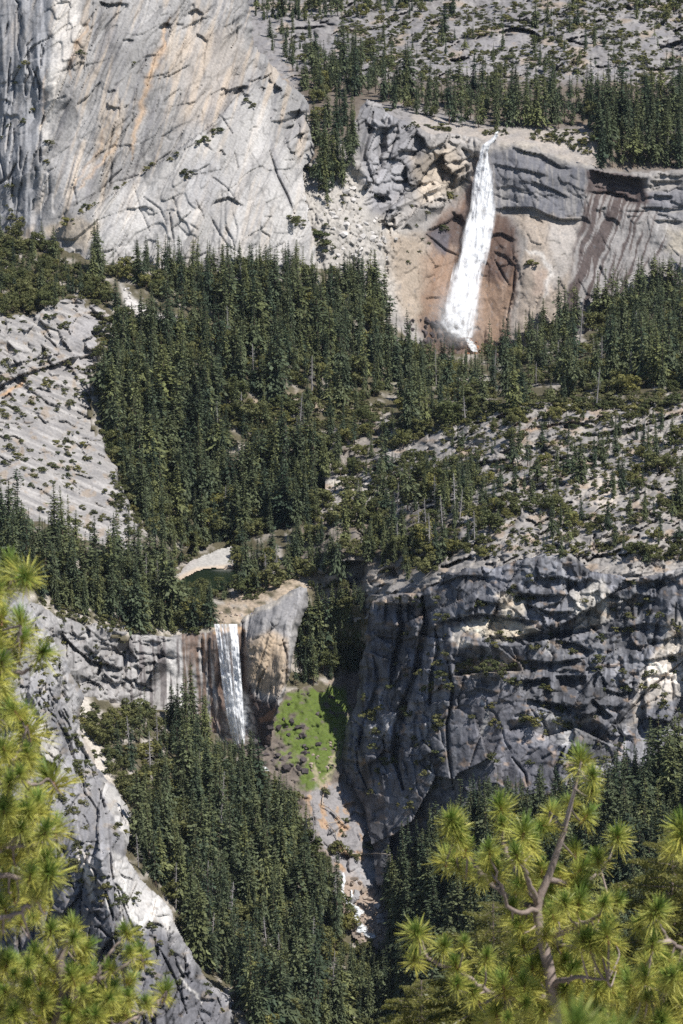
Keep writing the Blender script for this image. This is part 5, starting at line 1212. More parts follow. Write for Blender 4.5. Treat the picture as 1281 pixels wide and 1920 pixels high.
# bare grey snags and one rust-brown dead conifer
SNAG = [(180, 480, 30), (285, 830, 26), (548, 520, 26), (455, 560, 34), (428, 640, 34), (585, 735, 34), (415, 1530, 36), (375, 1470, 26), (490, 1490, 30), (412, 1600, 40), (330, 1700, 34), (385, 1710, 40), (360, 1690, 28), (400, 1700, 34), (430, 1760, 44), (620, 1895, 46), (585, 1800, 34), (560, 1780, 30), (800, 1010, 34), (830, 985, 26), (745, 1030, 24), (862, 970, 24), (1245, 770, 34), (1050, 700, 30), (925, 720, 34),
        (1195, 640, 30), (800, 770, 24), (282, 1450, 34), (296, 1400, 30), (243, 1400, 26), (500, 1090, 26), (520, 1080, 28), (275, 1100, 30), (298, 1120, 32), (420, 970, 30), (640, 700, 20), (680, 740, 18), (575, 660, 18), (1265, 280, 24), (1250, 300, 26), (890, 1010, 24), (1005, 720, 22), (260, 1620, 24)]
sg = np.random.default_rng(99)
for pl, n_ in (([(260, 1560), (560, 1500), (640, 1720), (740, 1900), (480, 1900), (350, 1750)], 14), ([(240, 640), (740, 640), (600, 900), (300, 980)], 8), ([(760, 700), (1281, 560), (1281, 740), (850, 790)], 10), ([(620, 900), (900, 860), (840, 1050), (620, 1040)], 8)):
    while n_:
        x, y = sg.uniform(200, 1281), sg.uniform(500, 1920)
        if inside(np.array([x]), np.array([y]), pl)[0]: SNAG.append((x, y, sg.uniform(20, 40))); n_ -= 1
for k, (x, y, h) in enumerate(SNAG):
    h = cap(x, y, h)
    if h < 8: continue
    e = bpy.data.objects.new('dead_tree', None); col.objects.link(e); e.location = spot(x, y + 6); e.scale = (h * 1.1, h * 1.1, h); e.rotation_euler = (R(random.uniform(-4, 4)), R(random.uniform(-4, 4)), k * 1.7)
    where = 'the upper waterfall' if y < 800 else ('the lower waterfall' if y < 1420 else 'the gorge forest')
    lb, gp = uniq(('tall' if h > 29 else 'short') + ' bare grey dead conifer', x, y, 'bare grey snags near ' + where); tag(e, lb, 'dead tree', gp)
    link('trunk', DEAD[k % 4], None, e)
rt = bpy.data.objects.new('dead_tree', None); col.objects.link(rt); rt.location = spot(533, 838); rt.scale = (26, 26, 24)
tag(rt, 'rust brown dead conifer on the brushy knoll in mid valley', 'dead tree')
bm_ = CON[4][0].copy(); bm_.materials.clear(); bm_.materials.append(MBROWNDEAD); link('crown', bm_, None, rt); link('trunk', CON[4][1], None, rt)
# ---------------------------------------------------------------- water
def water_mat(name):
    m, t, b = newmat(name)
    n, l = t.nodes, t.links
    a = n.new('ShaderNodeAttribute'); a.attribute_name = 'Col'
    al = n.new('ShaderNodeAttribute'); al.attribute_name = 'A'
    l.new(a.outputs['Color'], b.inputs['Base Color']); b.inputs['Roughness'].default_value = .6; b.inputs['Specular IOR Level'].default_value = .3
    tl = n.new('ShaderNodeBsdfTranslucent'); l.new(a.outputs['Color'], tl.inputs['Color'])
    m1 = n.new('ShaderNodeMixShader'); m1.inputs[0].default_value = .3
    l.new(b.outputs[0], m1.inputs[1]); l.new(tl.outputs[0], m1.inputs[2])
    tr = n.new('ShaderNodeBsdfTransparent'); m2 = n.new('ShaderNodeMixShader')
    l.new(al.outputs['Fac'], m2.inputs[0]); l.new(tr.outputs[0], m2.inputs[1]); l.new(m1.outputs[0], m2.inputs[2])
    l.new(m2.outputs[0], n['Material Output'].inputs['Surface'])
    return m
MWATER = water_mat('white_water')

def curtain(name, parent, rows, basefn, fwd, alpha, nS=44, bulge=4.0, seed=0, sl=-.15):
    rows = np.array(rows, float)
    ys = np.arange(rows[0, 0], rows[-1, 0] + .1, 1.6)
    lx = np.interp(ys, rows[:, 0], rows[:, 1]); rx = np.interp(ys, rows[:, 0], rows[:, 2])
    s = np.linspace(0, 1, nS)
    px = lx[:, None] * (1 - s) + rx[:, None] * s; py = np.repeat(ys[:, None], nS, 1)
    xs = px if sl < 0 else (s[None] * 44 + 0 * px)
    st = fbm((xs - (sl if sl < 0 else 0) * py) * .10, py * (.016 if sl < 0 else .005), seed, 4); fine = fbm((xs - (sl if sl < 0 else 0) * py) * .4, py * .03, seed + 3, 3)
    clump = fbm(px * .07 + .3 * fine, py * .045, seed + 7, 4)
    Y = basefn(px, py) - fwd - bulge * np.sin(np.pi * s)[None] + st * 3.0 + fine * 1.2 + clump * 4
    A = np.clip(alpha(px, py, s[None] + 0 * px, st, fine, clump), 0, 1)
    c = np.broadcast_to(np.array((.93, .94, .95)), px.shape + (3,)).copy()
    c = mixc(c, (.66, .70, .75), sstep(.08, .45, clump * .7 + fine * .4) * .55)
    H, W = px.shape; q = np.arange(H * W).reshape(H, W)
    fq = np.stack([q[:-1, :-1], q[1:, :-1], q[1:, 1:], q[:-1, 1:]], -1).reshape(-1, 4)
    me = mesh_np(name, at(px, py, Y).reshape(-1, 3), fq, c.reshape(-1, 3), True, {'A': A.ravel()})
    return link(name, me, MWATER, parent)

def waterfall(name, label, px, py):
    e = bpy.data.objects.new(name, None); col.objects.link(e)
    return tag(e, label, 'waterfall')

ub = PATCH['upper_fall_cliff']['base']
wf = waterfall('waterfall', 'tall white upper waterfall fanning down the brown rock wall', 880, 640)
NEV = [(252, 928, 935), (262, 918, 931), (272, 902, 921), (285, 898, 915), (300, 897, 917), (310, 892, 922), (330, 888, 926), (360, 884, 929), (400, 876, 931), (440, 865, 926), (470, 858, 921), (500, 850, 909), (530, 843, 904), (560, 836, 901), (590, 828, 897), (606, 822, 894), (620, 836, 892), (634, 854, 889)]
def a_main(px, py, s, st, fi, cl):
    edge = np.minimum(s, 1 - s)
    e = sstep(-.02, .22, edge + st * .2 + fi * .05)
    low = sstep(470, 620, py)
    holes = sstep(.12, .36, cl * .9 + st * .5) * (.25 + .65 * low)
    neck = np.exp(-(((px - 909) / 4) ** 2 + ((py - 292) / 9) ** 2))
    return e * (1 - holes) * (1 - neck) * (.9 - .0 * low)
curtain('water_curtain', wf, NEV, ub, 12, a_main, seed=601)
def a_str(px, py, s, st, fi, cl):
    edge = np.minimum(s, 1 - s)
    return sstep(.0, .25, edge + st * .15) * sstep(-.15, .4, st * .8 + fi * .3 + cl * .3) * .8
curtain('water_strand', wf, [(r[0], r[1] + 2, r[2] - 2) for r in NEV[3:]], ub, 17, a_str, seed=611)
def a_mist(px, py, s, st, fi, cl):
    v = (py - py.min()) / (py.max() - py.min())
    return np.sin(np.pi * s) ** 1.5 * np.sin(np.pi * v) * (.42 + .5 * cl)
curtain('mist', wf, [(520, 822, 912), (590, 800, 914), (655, 812, 908)], ub, 20, a_mist, seed=617, nS=30)

vb = PATCH['lower_fall_cliff']['base']
wv = waterfall('waterfall', 'narrower lower waterfall dropping in parallel white strands', 445, 1390)
VER = [(1170, 401, 446), (1182, 403, 447), (1200, 406, 449), (1230, 410, 451), (1260, 413, 453), (1290, 417, 455), (1320, 421, 457), (1350, 426, 459), (1375, 432, 461), (1396, 437, 460)]
def a_ver(px, py, s, st, fi, cl):
    k = sstep(1176, 1300, py)
    g1 = np.exp(-((s - .27) / (.05 - .02 * k)) ** 2) * (1 - k); g2 = np.exp(-((s - .56) / (.10 - .05 * k)) ** 2) * (1 - .35 * sstep(1300, 1360, py)); g3 = np.exp(-((s - .42) / .04) ** 2) * (1 - k) * .7
    edge = np.minimum(s, 1 - s)
    return sstep(0, .07, edge + st * .06) * (1 - np.clip(g1 + g2 * .9 + g3, 0, 1)) * (1 - .12 * sstep(.1, .35, st))
curtain('water_curtain', wv, VER, vb, 8, a_ver, seed=631, nS=40, bulge=3, sl=.16)
curtain('water_strand', wv, [(r[0], r[1] + 1, r[2] - 1) for r in VER], vb, 11, lambda px, py, s, st, fi, cl: a_ver(px, py, s, st, fi, cl) * sstep(-.05, .2, st + fi * .4), seed=641, nS=40, bulge=3, sl=.16)
curtain('mist', wv, [(1290, 412, 470), (1350, 412, 482), (1410, 418, 492)], vb, 13, a_mist, seed=647, nS=24)

def ribbon(name, pts, lift, seed, label=None):
    """white water running over rock: points are (x, y, half width in photo px)"""
    pts = np.array(pts, float)
    d = np.r_[0, np.cumsum(np.hypot(*(pts[1:, :2] - pts[:-1, :2]).T))]
    t = np.arange(0, d[-1], 1.2)
    cx, cy, hw = (np.interp(t, d, pts[:, i]) for i in range(3))
    s = np.linspace(-1, 1, 9)
    px = cx[:, None] + hw[:, None] * s + 1.5 * perlin(t * .2, t * 0 + seed, seed)[:, None]; py = cy[:, None] + 0 * s
    ix = np.clip(np.round((px - ZX0) / ZS).astype(int), 0, ZW - 1); iy = np.clip(np.round((py - ZY0) / ZS).astype(int), 0, ZH - 1)
    Yz = zbuf[iy, ix]; Y = np.minimum(Yz, np.median(Yz, 1)[:, None] + 1) - lift
    n = fbm(px * .3, py * .3, seed, 3)
    A = sstep(0, .4, 1 - np.abs(s)[None] + n * .6) * sstep(-.35, -.05, n + .15)
    c = mixc(np.broadcast_to(np.array((.9, .92, .93)), px.shape + (3,)).copy(), (.45, .5, .52), sstep(.1, .4, n))
    H, W = px.shape; q = np.arange(H * W).reshape(H, W)
    fq = np.stack([q[:-1, :-1], q[1:, :-1], q[1:, 1:], q[:-1, 1:]], -1).reshape(-1, 4)
    me = mesh_np(name, at(px, py, Y).reshape(-1, 3), fq, c.reshape(-1, 3), True, {'A': A.ravel()})
    o = link(name, me, MWATER)
    return tag(o, label, 'stream', kind='structure')
ribbon('stream', [(936, 243, 3), (931, 250, 3), (930, 256, 4)], 3, 1, 'thin white stream reaching the lip of the upper waterfall')
ribbon('stream', [(876, 634, 5), (882, 642, 7), (886, 650, 8), (893, 660, 6)], 5, 2, 'foaming water among red rocks under the upper waterfall')
ribbon('stream', [(634, 944, 2), (632, 955, 4), (628, 966, 5), (624, 976, 3)], 4, 3, 'small white cascade in the trees of the mid valley')
ribbon('stream', [(644, 1636, 2), (646, 1650, 3), (644, 1660, 3), (642, 1672, 3), (647, 1688, 4), (655, 1694, 7), (666, 1700, 7), (676, 1710, 9), (668, 1720, 6), (670, 1730, 7), (681, 1738, 10), (678, 1747, 11), (694, 1752, 14), (700, 1760, 5)], 3, 4, 'white rapids tumbling between boulders in the gorge')
ribbon('stream', [(659, 1668, 1.5), (661, 1680, 2.2), (659, 1692, 3)], 3, 6, 'thin side trickle of white water right of a long boulder')
ribbon('stream', [(486, 1436, 3), (496, 1438, 6), (502, 1446, 4)], 4, 5, 'patch of pale water at the meadow edge')
# the dark pool
pp = np.array([(318, 1103), (330, 1093), (345, 1081), (370, 1069), (400, 1064), (437, 1061), (446, 1080), (425, 1104), (380, 1112), (335, 1112)], float)
v = at(pp[:, 0], pp[:, 1], pool_y(pp[:, 1]))
me = bpy.data.meshes.new('pool'); me.from_pydata(v.tolist(), [], [list(range(len(v)))]); me.update()
mp, t_, b_ = newmat('pool_water'); b_.inputs['Base Color'].default_value = (.009, .018, .010, 1); b_.inputs['Roughness'].default_value = .12
nz = t_.nodes.new('ShaderNodeTexNoise'); nz.inputs['Scale'].default_value = .4; bp = t_.nodes.new('ShaderNodeBump'); bp.inputs['Strength'].default_value = .15
t_.links.new(nz.outputs[0], bp.inputs['Height']); t_.links.new(bp.outputs[0], b_.inputs['Normal'])
tag(link('pool', me, mp), 'still dark green pool below the white granite apron', 'pool', kind='structure')

# ---------------------------------------------------------------- boulders
def hull(seed, fl=.75):
    g = np.random.default_rng(seed)
    bm = bmesh.new()
    for i in range(15):
        d = g.normal(size=3); d /= np.linalg.norm(d)
        bm.verts.new(Vector(d * np.array([1, .8, fl]) * g.uniform(.8, 1.05)))
    bmesh.ops.convex_hull(bm, input=bm.verts)
    bmesh.ops.delete(bm, geom=[v for v in bm.verts if not v.link_faces], context='VERTS')
    me = bpy.data.meshes.new('boulder'); bm.to_mesh(me); bm.free()
    return me
BMATS = {'dark': plain_mat('wet_dark_boulder', (.075, .062, .062), .6, .3, .4), 'pale': plain_mat('pale_boulder', (.50, .47, .44), .9, .25, .4), 'tan': plain_mat('tan_boulder', (.32, .26, .21), .9, .3, .4), 'red': plain_mat('red_boulder', (.34, .17, .09), .8, .3, .4), 'grey': plain_mat('grey_boulder', (.30, .29, .29), .9, .3, .4)}
HUL = {}
for mk in BMATS:
    HUL[mk] = []
    for i in range(6):
        me = hull(900 + i * 7); me.materials.append(BMATS[mk]); HUL[mk].append(me)
def boulder(x, y, wpx, mk, label, group, g):
    Y = surf(x, y); s = wpx * Y / F / 2
    o = link('boulder', HUL[mk][int(g.integers(6))])
    o.location = at(x, y, Y) + np.array([0, 0, s * .25]); o.scale = (s * g.uniform(.8, 1.2), s * g.uniform(.8, 1.2), s * g.uniform(.6, 1.0)); o.rotation_euler = (g.uniform(-.4, .4), g.uniform(-.4, .4), g.uniform(0, 6.28))
    lb, gp = uniq(('big ' if wpx > 14 else 'small ') + {'dark': 'dark wet', 'pale': 'pale angular', 'tan': 'tan', 'red': 'rust red', 'grey': 'grey'}[mk] + ' boulder', x, y, group); tag(o, lb, 'boulder', gp)
BZ = [('dark', 'dark wet boulder lying on the green meadow under the lower waterfall', [(470, 1380), (500, 1360), (540, 1330), (560, 1360), (600, 1370), (600, 1410), (570, 1470), (540, 1460), (500, 1440), (470, 1420)], 36, (8, 20)), ('dark', 'dark boulder dotting the upper part of the green meadow', [(540, 1300), (640, 1290), (645, 1350), (560, 1350), (530, 1330)], 9, (6, 14)),
      ('tan', 'brown boulder beside the trail at the foot of the meadow', [(580, 1420), (630, 1380), (640, 1420), (610, 1470), (585, 1460)], 18, (5, 10)), ('pale', 'pale angular boulder in the rockslide beside the upper waterfall', [(600, 330), (670, 300), (690, 400), (750, 440), (720, 520), (630, 530), (595, 430)], 70, (6, 17)),
      ('dark', 'dark boulder heaped at the foot of the upper waterfall', [(770, 590), (820, 600), (868, 625), (870, 655), (800, 660), (755, 640)], 45, (7, 18)), ('red', 'rust red boulder in the foam under the upper waterfall', [(872, 636), (905, 640), (905, 668), (872, 668)], 14, (4, 9)), ('tan', 'tan boulder lining the rapids in the gorge', [(632, 1650), (665, 1640), (735, 1740), (745, 1800), (705, 1795), (660, 1740)], 46, (6, 16)),
      ('grey', 'large grey boulder beside the rapids in the gorge', [(650, 1665), (680, 1680), (720, 1710), (725, 1740), (690, 1740), (655, 1690)], 8, (16, 26)), ('pale', 'pale boulder in the rockslide under the big dome', [(225, 535), (255, 548), (300, 582), (365, 600), (300, 604), (245, 575)], 24, (4, 9)), ('tan', 'tan boulder in the stream bed above the lower waterfall', [(400, 1150), (450, 1120), (470, 1130), (440, 1165), (405, 1170)], 22, (4, 8))]
for zi, (mk, lab, pl, n, (s0, s1)) in enumerate(BZ):
    g = np.random.default_rng(2000 + zi); P_ = np.array(pl, float); k = 0
    while k < n:
        x, y = g.uniform(P_[:, 0].min(), P_[:, 0].max()), g.uniform(P_[:, 1].min(), P_[:, 1].max())
        if not inside(np.array([x]), np.array([y]), pl)[0]: continue
        boulder(x, y, 1.3 * (s0 + (s1 - s0) * g.random() ** 2), mk, lab, lab.replace(' boulder', ' boulders', 1), g); k += 1

# ---------------------------------------------------------------- the trail and its walkers
MPATH = plain_mat('trail_dust', (.42, .35, .28), .95, .2, .6)
def trail(pts, hw=1.0):
    pts = np.array(pts, float); d = np.r_[0, np.cumsum(np.hypot(*(pts[1:] - pts[:-1]).T))]
    t = np.arange(0, d[-1], 1.5); cx, cy = (np.interp(t, d, pts[:, i]) for i in range(2))
    tx, ty = np.gradient(cx), np.gradient(cy); L = np.hypot(tx, ty); nx, ny = -ty / L, tx / L
    Y = np.array([min(surf(a, b), surf(a, b + 3)) for a, b in zip(cx, cy)]) - 1.5
    Y = np.convolve(np.pad(Y, 2, 'edge'), np.ones(5) / 5, 'valid')
    A = at(cx + nx * hw, cy + ny * hw, Y); B = at(cx - nx * hw, cy - ny * hw, Y); C_ = at(cx, cy + .4, Y - .5)
    v = np.concatenate([A, C_, B]); n = len(A); i = np.arange(n - 1)
    f = np.vstack([np.stack([i, i + 1, n + i + 1, n + i], 1), np.stack([n + i, n + i + 1, 2 * n + i + 1, 2 * n + i], 1)])
    return tag(link('path', mesh_np('path', v, f), MPATH), kind='structure')
trail([(612, 1470), (610, 1478), (606, 1492), (604, 1508), (616, 1514), (628, 1524), (640, 1538), (630, 1541), (614, 1544), (622, 1552), (630, 1562), (633, 1574), (644, 1590), (658, 1600), (676, 1602), (704, 1600), (722, 1601), (745, 1606)])
def person_mesh():
    V = [(0, 0, .95), (0, 0, 1.2), (0, 0, 1.42), (0, 0, 1.52), (0, 0, 1.68), (.19, 0, 1.4), (.25, .02, 1.12), (.24, -.1, .88), (-.19, 0, 1.4), (-.25, .02, 1.12), (-.24, .06, .88), (.1, 0, .9), (.12, -.05, .5), (.12, .02, .06), (.12, -.14, .03), (-.1, 0, .9), (-.12, .06, .5), (-.12, .12, .06), (-.12, -.02, .03)]
    E = [(0, 1), (1, 2), (2, 3), (3, 4), (2, 5), (5, 6), (6, 7), (2, 8), (8, 9), (9, 10), (0, 11), (11, 12), (12, 13), (13, 14), (0, 15), (15, 16), (16, 17), (17, 18)]
    rad = [.15, .15, .16, .06, .10, .07, .05, .04, .07, .05, .04, .1, .065, .05, .04, .1, .065, .05, .04]
    me = bpy.data.meshes.new('person'); me.from_pydata(V, E, []); o = bpy.data.objects.new('tmp', me); col.objects.link(o)
    md = o.modifiers.new('s', 'SKIN'); o.modifiers.new('u', 'SUBSURF').levels = 1
    for i, r in enumerate(rad): me.skin_vertices[0].data[i].radius = (r, r)
    me.skin_vertices[0].data[0].use_root = True
    dg = bpy.context.evaluated_depsgraph_get(); out = bpy.data.meshes.new_from_object(o.evaluated_get(dg)); bpy.data.objects.remove(o)
    return out
PM = person_mesh()
MSKIN = plain_mat('skin', (.45, .28, .2), .7, .05, 5); MPANT = plain_mat('trousers', (.06, .06, .08), .9, .1, 5); SHIRT = {'red': (.5, .06, .06), 'white': (.75, .75, .73), 'blue': (.06, .12, .35), 'black': (.03, .03, .035), 'pink': (.6, .25, .3)}
PEOPLE = [(450, 1157, 'red', 'at the lip of the lower waterfall'), (453, 1155, 'black', 'at the lip of the lower waterfall'), (468, 1154, 'black', 'on the pale slab beside the lower waterfall'), (472, 1153, 'blue', 'on the pale slab beside the lower waterfall'), (474, 1152, 'pink', 'on the pale slab beside the lower waterfall'), (480, 1143, 'white', 'on the pale slab beside the lower waterfall'), (612, 1466, 'white', 'walking the trail at the foot of the meadow'), (609, 1481, 'red', 'walking the trail at the foot of the meadow'),
          (606, 1495, 'pink', 'on the switchback trail below the meadow'), (604, 1503, 'black', 'on the switchback trail below the meadow'), (617, 1516, 'blue', 'on the switchback trail below the meadow'), (636, 1535, 'red', 'on the switchback trail below the meadow'), (618, 1541, 'white', 'on the switchback trail below the meadow'), (609, 1546, 'red', 'on the lowest bend of the switchback trail'), (665, 1599, 'red', 'on the level trail above the gorge rapids'), (671, 1600, 'black', 'on the level trail above the gorge rapids')]
for k, (x, y, c, wh) in enumerate(PEOPLE):
    me = PM.copy(); me.materials.clear(); ms = plain_mat(c + '_shirt', SHIRT[c], .9, .1, 5)
    for m_ in (MPANT, ms, MSKIN): me.materials.append(m_)
    for pg in me.polygons: pg.material_index = 0 if pg.center.z < .95 else (1 if pg.center.z < 1.48 else 2)
    o = link('person', me); o.location = spot(x, y, 3.0); o.rotation_euler = (0, 0, k * 1.3)
    tag(o, 'tiny walker in a %s top %s' % (c, wh), 'person', 'walkers ' + wh)

# ---------------------------------------------------------------- foreground pines
def attr_leaf(name, trans):
    m, t, b = newmat(name); n, l = t.nodes, t.links
    a = n.new('ShaderNodeAttribute'); a.attribute_name = 'Col'
    l.new(a.outputs['Color'], b.inputs['Base Color']); b.inputs['Roughness'].default_value = .45; b.inputs['Specular IOR Level'].default_value = .35
    tr = n.new('ShaderNodeBsdfTranslucent'); l.new(a.outputs['Color'], tr.inputs['Color'])
    ms = n.new('ShaderNodeMixShader'); ms.inputs[0].default_value = trans
    l.new(b.outputs[0], ms.inputs[1]); l.new(tr.outputs[0], ms.inputs[2]); l.new(ms.outputs[0], n['Material Output'].inputs['Surface'])
    return m
MNEEDLE = attr_leaf('pine_needles', .2)
MTWIG = plain_mat('pine_bark', (.25, .20, .175), .9, .3, 12)

def tuft_mesh(seed):
    g = np.random.default_rng(seed); N = 300; lop = g.uniform(0, 6.28)
    V, Fc, Cc = [], [], []
    for i in range(N):
        t = g.random()                      # 0 old and low, 1 young at the tip
        base = np.array([0, 0, -.10 + .12 * t]) + g.normal(0, .004, 3)
        th = R(108) - R(96) * t ** .8 + g.normal(0, .17); ph = g.uniform(0, 6.283)
        d = np.array([math.sin(th) * math.cos(ph), math.sin(th) * math.sin(ph), math.cos(th)])
        L = g.uniform(.11, .215) * (.82 + .18 * math.sin(th)) * (1 + .14 * math.cos(ph - lop)); sd = np.cross(d, g.normal(size=3)); sd /= np.linalg.norm(sd)
        w_ = .0029; dr = np.array([0, 0, -.045 * math.sin(th)]) * g.uniform(.3, 1.6)
        p1 = base + d * L * .55 + dr * .3; p2 = base + d * L + dr
        k = len(V); V += [base - sd * w_ * .7, base + sd * w_ * .7, p1 + sd * w_, p1 - sd * w_, p2 + sd * w_ * .4, p2 - sd * w_ * .4]
        Fc += [(k, k + 1, k + 2, k + 3), (k + 3, k + 2, k + 4, k + 5)]
        yel = np.array([.52, .475, .10]); grn = np.array([.15, .245, .052])
        c = yel * (1 - t) + grn * t; c = c * g.uniform(.75, 1.25)
        Cc += [c * .8] * 2 + [c] * 2 + [c * 1.05] * 2
    kb = len(V)
    for i in range(6):
        a = i * math.pi / 3; V += [(.010 * math.cos(a), .010 * math.sin(a), -.14), (.012 * math.cos(a), .012 * math.sin(a), .0)]
        Cc += [np.array([.30, .16, .08])] * 2
    for i in range(6):
        j = (i + 1) % 6; Fc.append((kb + 2 * i, kb + 2 * j, kb + 2 * j + 1, kb + 2 * i + 1))
    me = mesh_np('needle_tuft', np.array(V), np.array(Fc), np.array(Cc)); me.materials.append(MNEEDLE)
    return me
TUFT = [tuft_mesh(3000 + i) for i in range(6)]

def tube(pts, rad, n=7):
    pts = np.asarray(pts, float); V, Fc = [], []
    for i, p in enumerate(pts):
        d = pts[min(i + 1, len(pts) - 1)] - pts[max(i - 1, 0)]; d /= np.linalg.norm(d) + 1e-9
        a = np.cross(d, [0.3, .9, .2]); a /= np.linalg.norm(a); b = np.cross(d, a)
        for k in range(n):
            t = 2 * math.pi * k / n; V.append(p + (a * math.cos(t) + b * math.sin(t)) * rad[i])
    for i in range(len(pts) - 1):
        for k in range(n):
            j = (k + 1) % n; Fc.append((i * n + k, i * n + j, (i + 1) * n + j, (i + 1) * n + k))
    return np.array(V), np.array(Fc)

def smooth_line(p, m=6):
    p = np.asarray(p, float); out = []
    for i in range(len(p) - 1):
        a, b, c, d = p[max(i - 1, 0)], p[i], p[i + 1], p[min(i + 2, len(p) - 1)]
        for t in np.linspace(0, 1, m, endpoint=False):
            out.append(.5 * ((2 * b) + (-a + c) * t + (2 * a - 5 * b + 4 * c - d) * t * t + (-a + 3 * b - 3 * c + d) * t ** 3))
    out.append(p[-1]); return np.array(out)

def pine(label, Y, trunk, branches, tufts, seed, tr=.075, spread=1.0, scale=1.0, name='pine_tree', inner=()):
    g = np.random.default_rng(seed)
    e = bpy.data.objects.new(name, None); col.objects.link(e); tag(e, label, 'tree')
    tp = smooth_line([at(x, y, Y + d) for (x, y, d) in trunk]); k = np.linspace(1, .12, len(tp))
    v, f = tube(tp, tr * k, 9); link('trunk', mesh_np('trunk', v, f, smooth=True), MTWIG, e)
    allp = [tp]
    for br in branches:
        bp_ = smooth_line([at(x, y, Y + d) for (x, y, d) in br]); r = np.linspace(.030, .009, len(bp_)) * scale
        bp_ += g.normal(0, .006, bp_.shape)
        v, f = tube(bp_, r); link('branch', mesh_np('branch', v, f, smooth=True), MTWIG, e); allp.append(bp_)
    P = np.vstack(allp)
    for (x, y, s, deep) in [(*t, 0) for t in tufts] + [(*t, 1) for t in inner]:
        dY = g.uniform(-.7, .7) * spread if not deep else g.uniform(1.2, 2.6)
        # settle near the depth of the closest limb
        q0 = at(x, y, Y); j = np.argmin(((P - q0) ** 2)[:, [0, 2]].sum(1)); q = at(x, y, P[j, 1] + dY * .6)
        up = Vector((q - P[j]) * .9 + np.array([0, 0, .32]) + g.normal(0, .10, 3)).normalized()
        o = link('needle_tuft', TUFT[int(g.integers(6))], None, e)
        o.location = q; o.scale = [s * scale * g.uniform(.9, 1.1)] * 3
        o.rotation_euler = up.to_track_quat('Z', 'Y').to_euler()
        a = q - np.array(up) * .10 * s
        L = np.linalg.norm(a - P[j])
        if L > .06:
            c = smooth_line([P[j], (P[j] + a) / 2 + np.array([0, 0, -.06 * L]) + g.normal(0, .03 * L, 3), a], 4)
            v, f = tube(c, np.linspace(.012, .007, len(c)) * scale, 5); link('twig', mesh_np('twig', v, f, smooth=True), MTWIG, e)
    return e

def filler(poly, n, seed, s0=.7, s1=1.0):
    g = np.random.default_rng(seed); P_ = np.array(poly, float); out = []
    while len(out) < n:
        x, y = g.uniform(P_[:, 0].min(), P_[:, 0].max()), g.uniform(P_[:, 1].min(), P_[:, 1].max())
        if inside(np.array([x]), np.array([y]), poly)[0]: out.append((x, y, g.uniform(s0, s1)))
    return out

RT = [(1088, 1422, 1), (1112, 1452, .8), (1110, 1481, .7), (1067, 1502, .8), (1103, 1526, .8), (938, 1511, 1), (943, 1543, .8), (846, 1536, 1), (854, 1553, .9), (875, 1587, .9), (839, 1608, .9), (879, 1629, .8), (983, 1557, 1.2), (1017, 1549, .9), (1036, 1519, .9), (930, 1629, 1.1), (1158, 1566, 1.1), (1120, 1608, .8), (1091, 1629, 1.1), (1078, 1591, .8), (1015, 1625, .9), (968, 1600, 1), (917, 1591, .8), (960, 1701, 1), (1031, 1680, 1.2), (1086, 1663, 1.1), (1158, 1688, .9), (1133, 1692, .9),
      (782, 1747, 1), (778, 1791, .9), (833, 1772, .8), (871, 1768, .7), (913, 1793, .8), (854, 1806, .9), (943, 1844, 1.1), (858, 1844, .8), (886, 1857, .8), (1002, 1861, .9), (1014, 1808, .8), (1074, 1819, 1), (1095, 1760, 1), (1133, 1793, 1), (1145, 1831, 1), (1111, 1831, .8), (1052, 1777, .8), (1141, 1730, .9), (1099, 1717, 1), (1035, 1713, .9), (1031, 1874, .8), (975, 1655, .9), (1000, 1580, .9), (905, 1640, .8), (1045, 1640, .9), (1060, 1690, .9), (985, 1880, .9), (930, 1895, .9), (1160, 1880, .9), (1120, 1890, .9)]
pine('bushy yellow green pine with grey leaning top, right foreground', 25,
     [(1048, 2250, 0), (1042, 1980, 0), (1036, 1860, 0), (1018, 1765, 0), (1008, 1700, 0), (1030, 1640, 0), (1055, 1565, 0), (1075, 1490, 0), (1090, 1428, 0)],
     [[(1008, 1702, 0), (960, 1686, .1), (915, 1650, .2), (888, 1618, .3), (858, 1578, .4), (846, 1542, .4)], [(1008, 1695, 0), (988, 1645, -.3), (980, 1605, -.4), (983, 1565, -.4)], [(1036, 1865, 0), (965, 1872, -.2), (905, 1852, -.4), (862, 1822, -.5), (805, 1800, -.6), (793, 1770, -.6), (783, 1752, -.6)],
      [(1030, 1650, 0), (1085, 1655, .1), (1120, 1640, .2), (1142, 1608, .2), (1158, 1572, .2)], [(1018, 1765, 0), (1070, 1742, -.3), (1115, 1722, -.5), (1140, 1698, -.6)], [(1036, 1845, 0), (1080, 1832, -.4), (1140, 1838, -.7)], [(1018, 1760, 0), (1070, 1775, .4), (1130, 1796, .7)], [(1060, 1560, 0), (1040, 1535, .1), (1030, 1522, .1)], [(1010, 1705, 0), (960, 1708, -.3), (930, 1640, -.5)], [(793, 1800, -.6), (785, 1796, -.6), (779, 1793, -.6)], [(1000, 1680, 0), (950, 1600, .2), (942, 1545, .3), (938, 1515, .3)]],
     RT + filler([(930, 1640), (1130, 1640), (1170, 1800), (1160, 1920), (900, 1930), (880, 1860), (960, 1780)], 36, 41, .75, 1.0) + filler([(830, 1540), (950, 1520), (1060, 1500), (1110, 1560), (1130, 1640), (1000, 1680), (900, 1650), (840, 1610)], 6, 46, .7, .95), 51, scale=.80, tr=.062, inner=filler([(960, 1650), (1110, 1640), (1170, 1800), (1170, 1930), (880, 1930), (900, 1860), (970, 1780)], 60, 47, .8, 1.05))
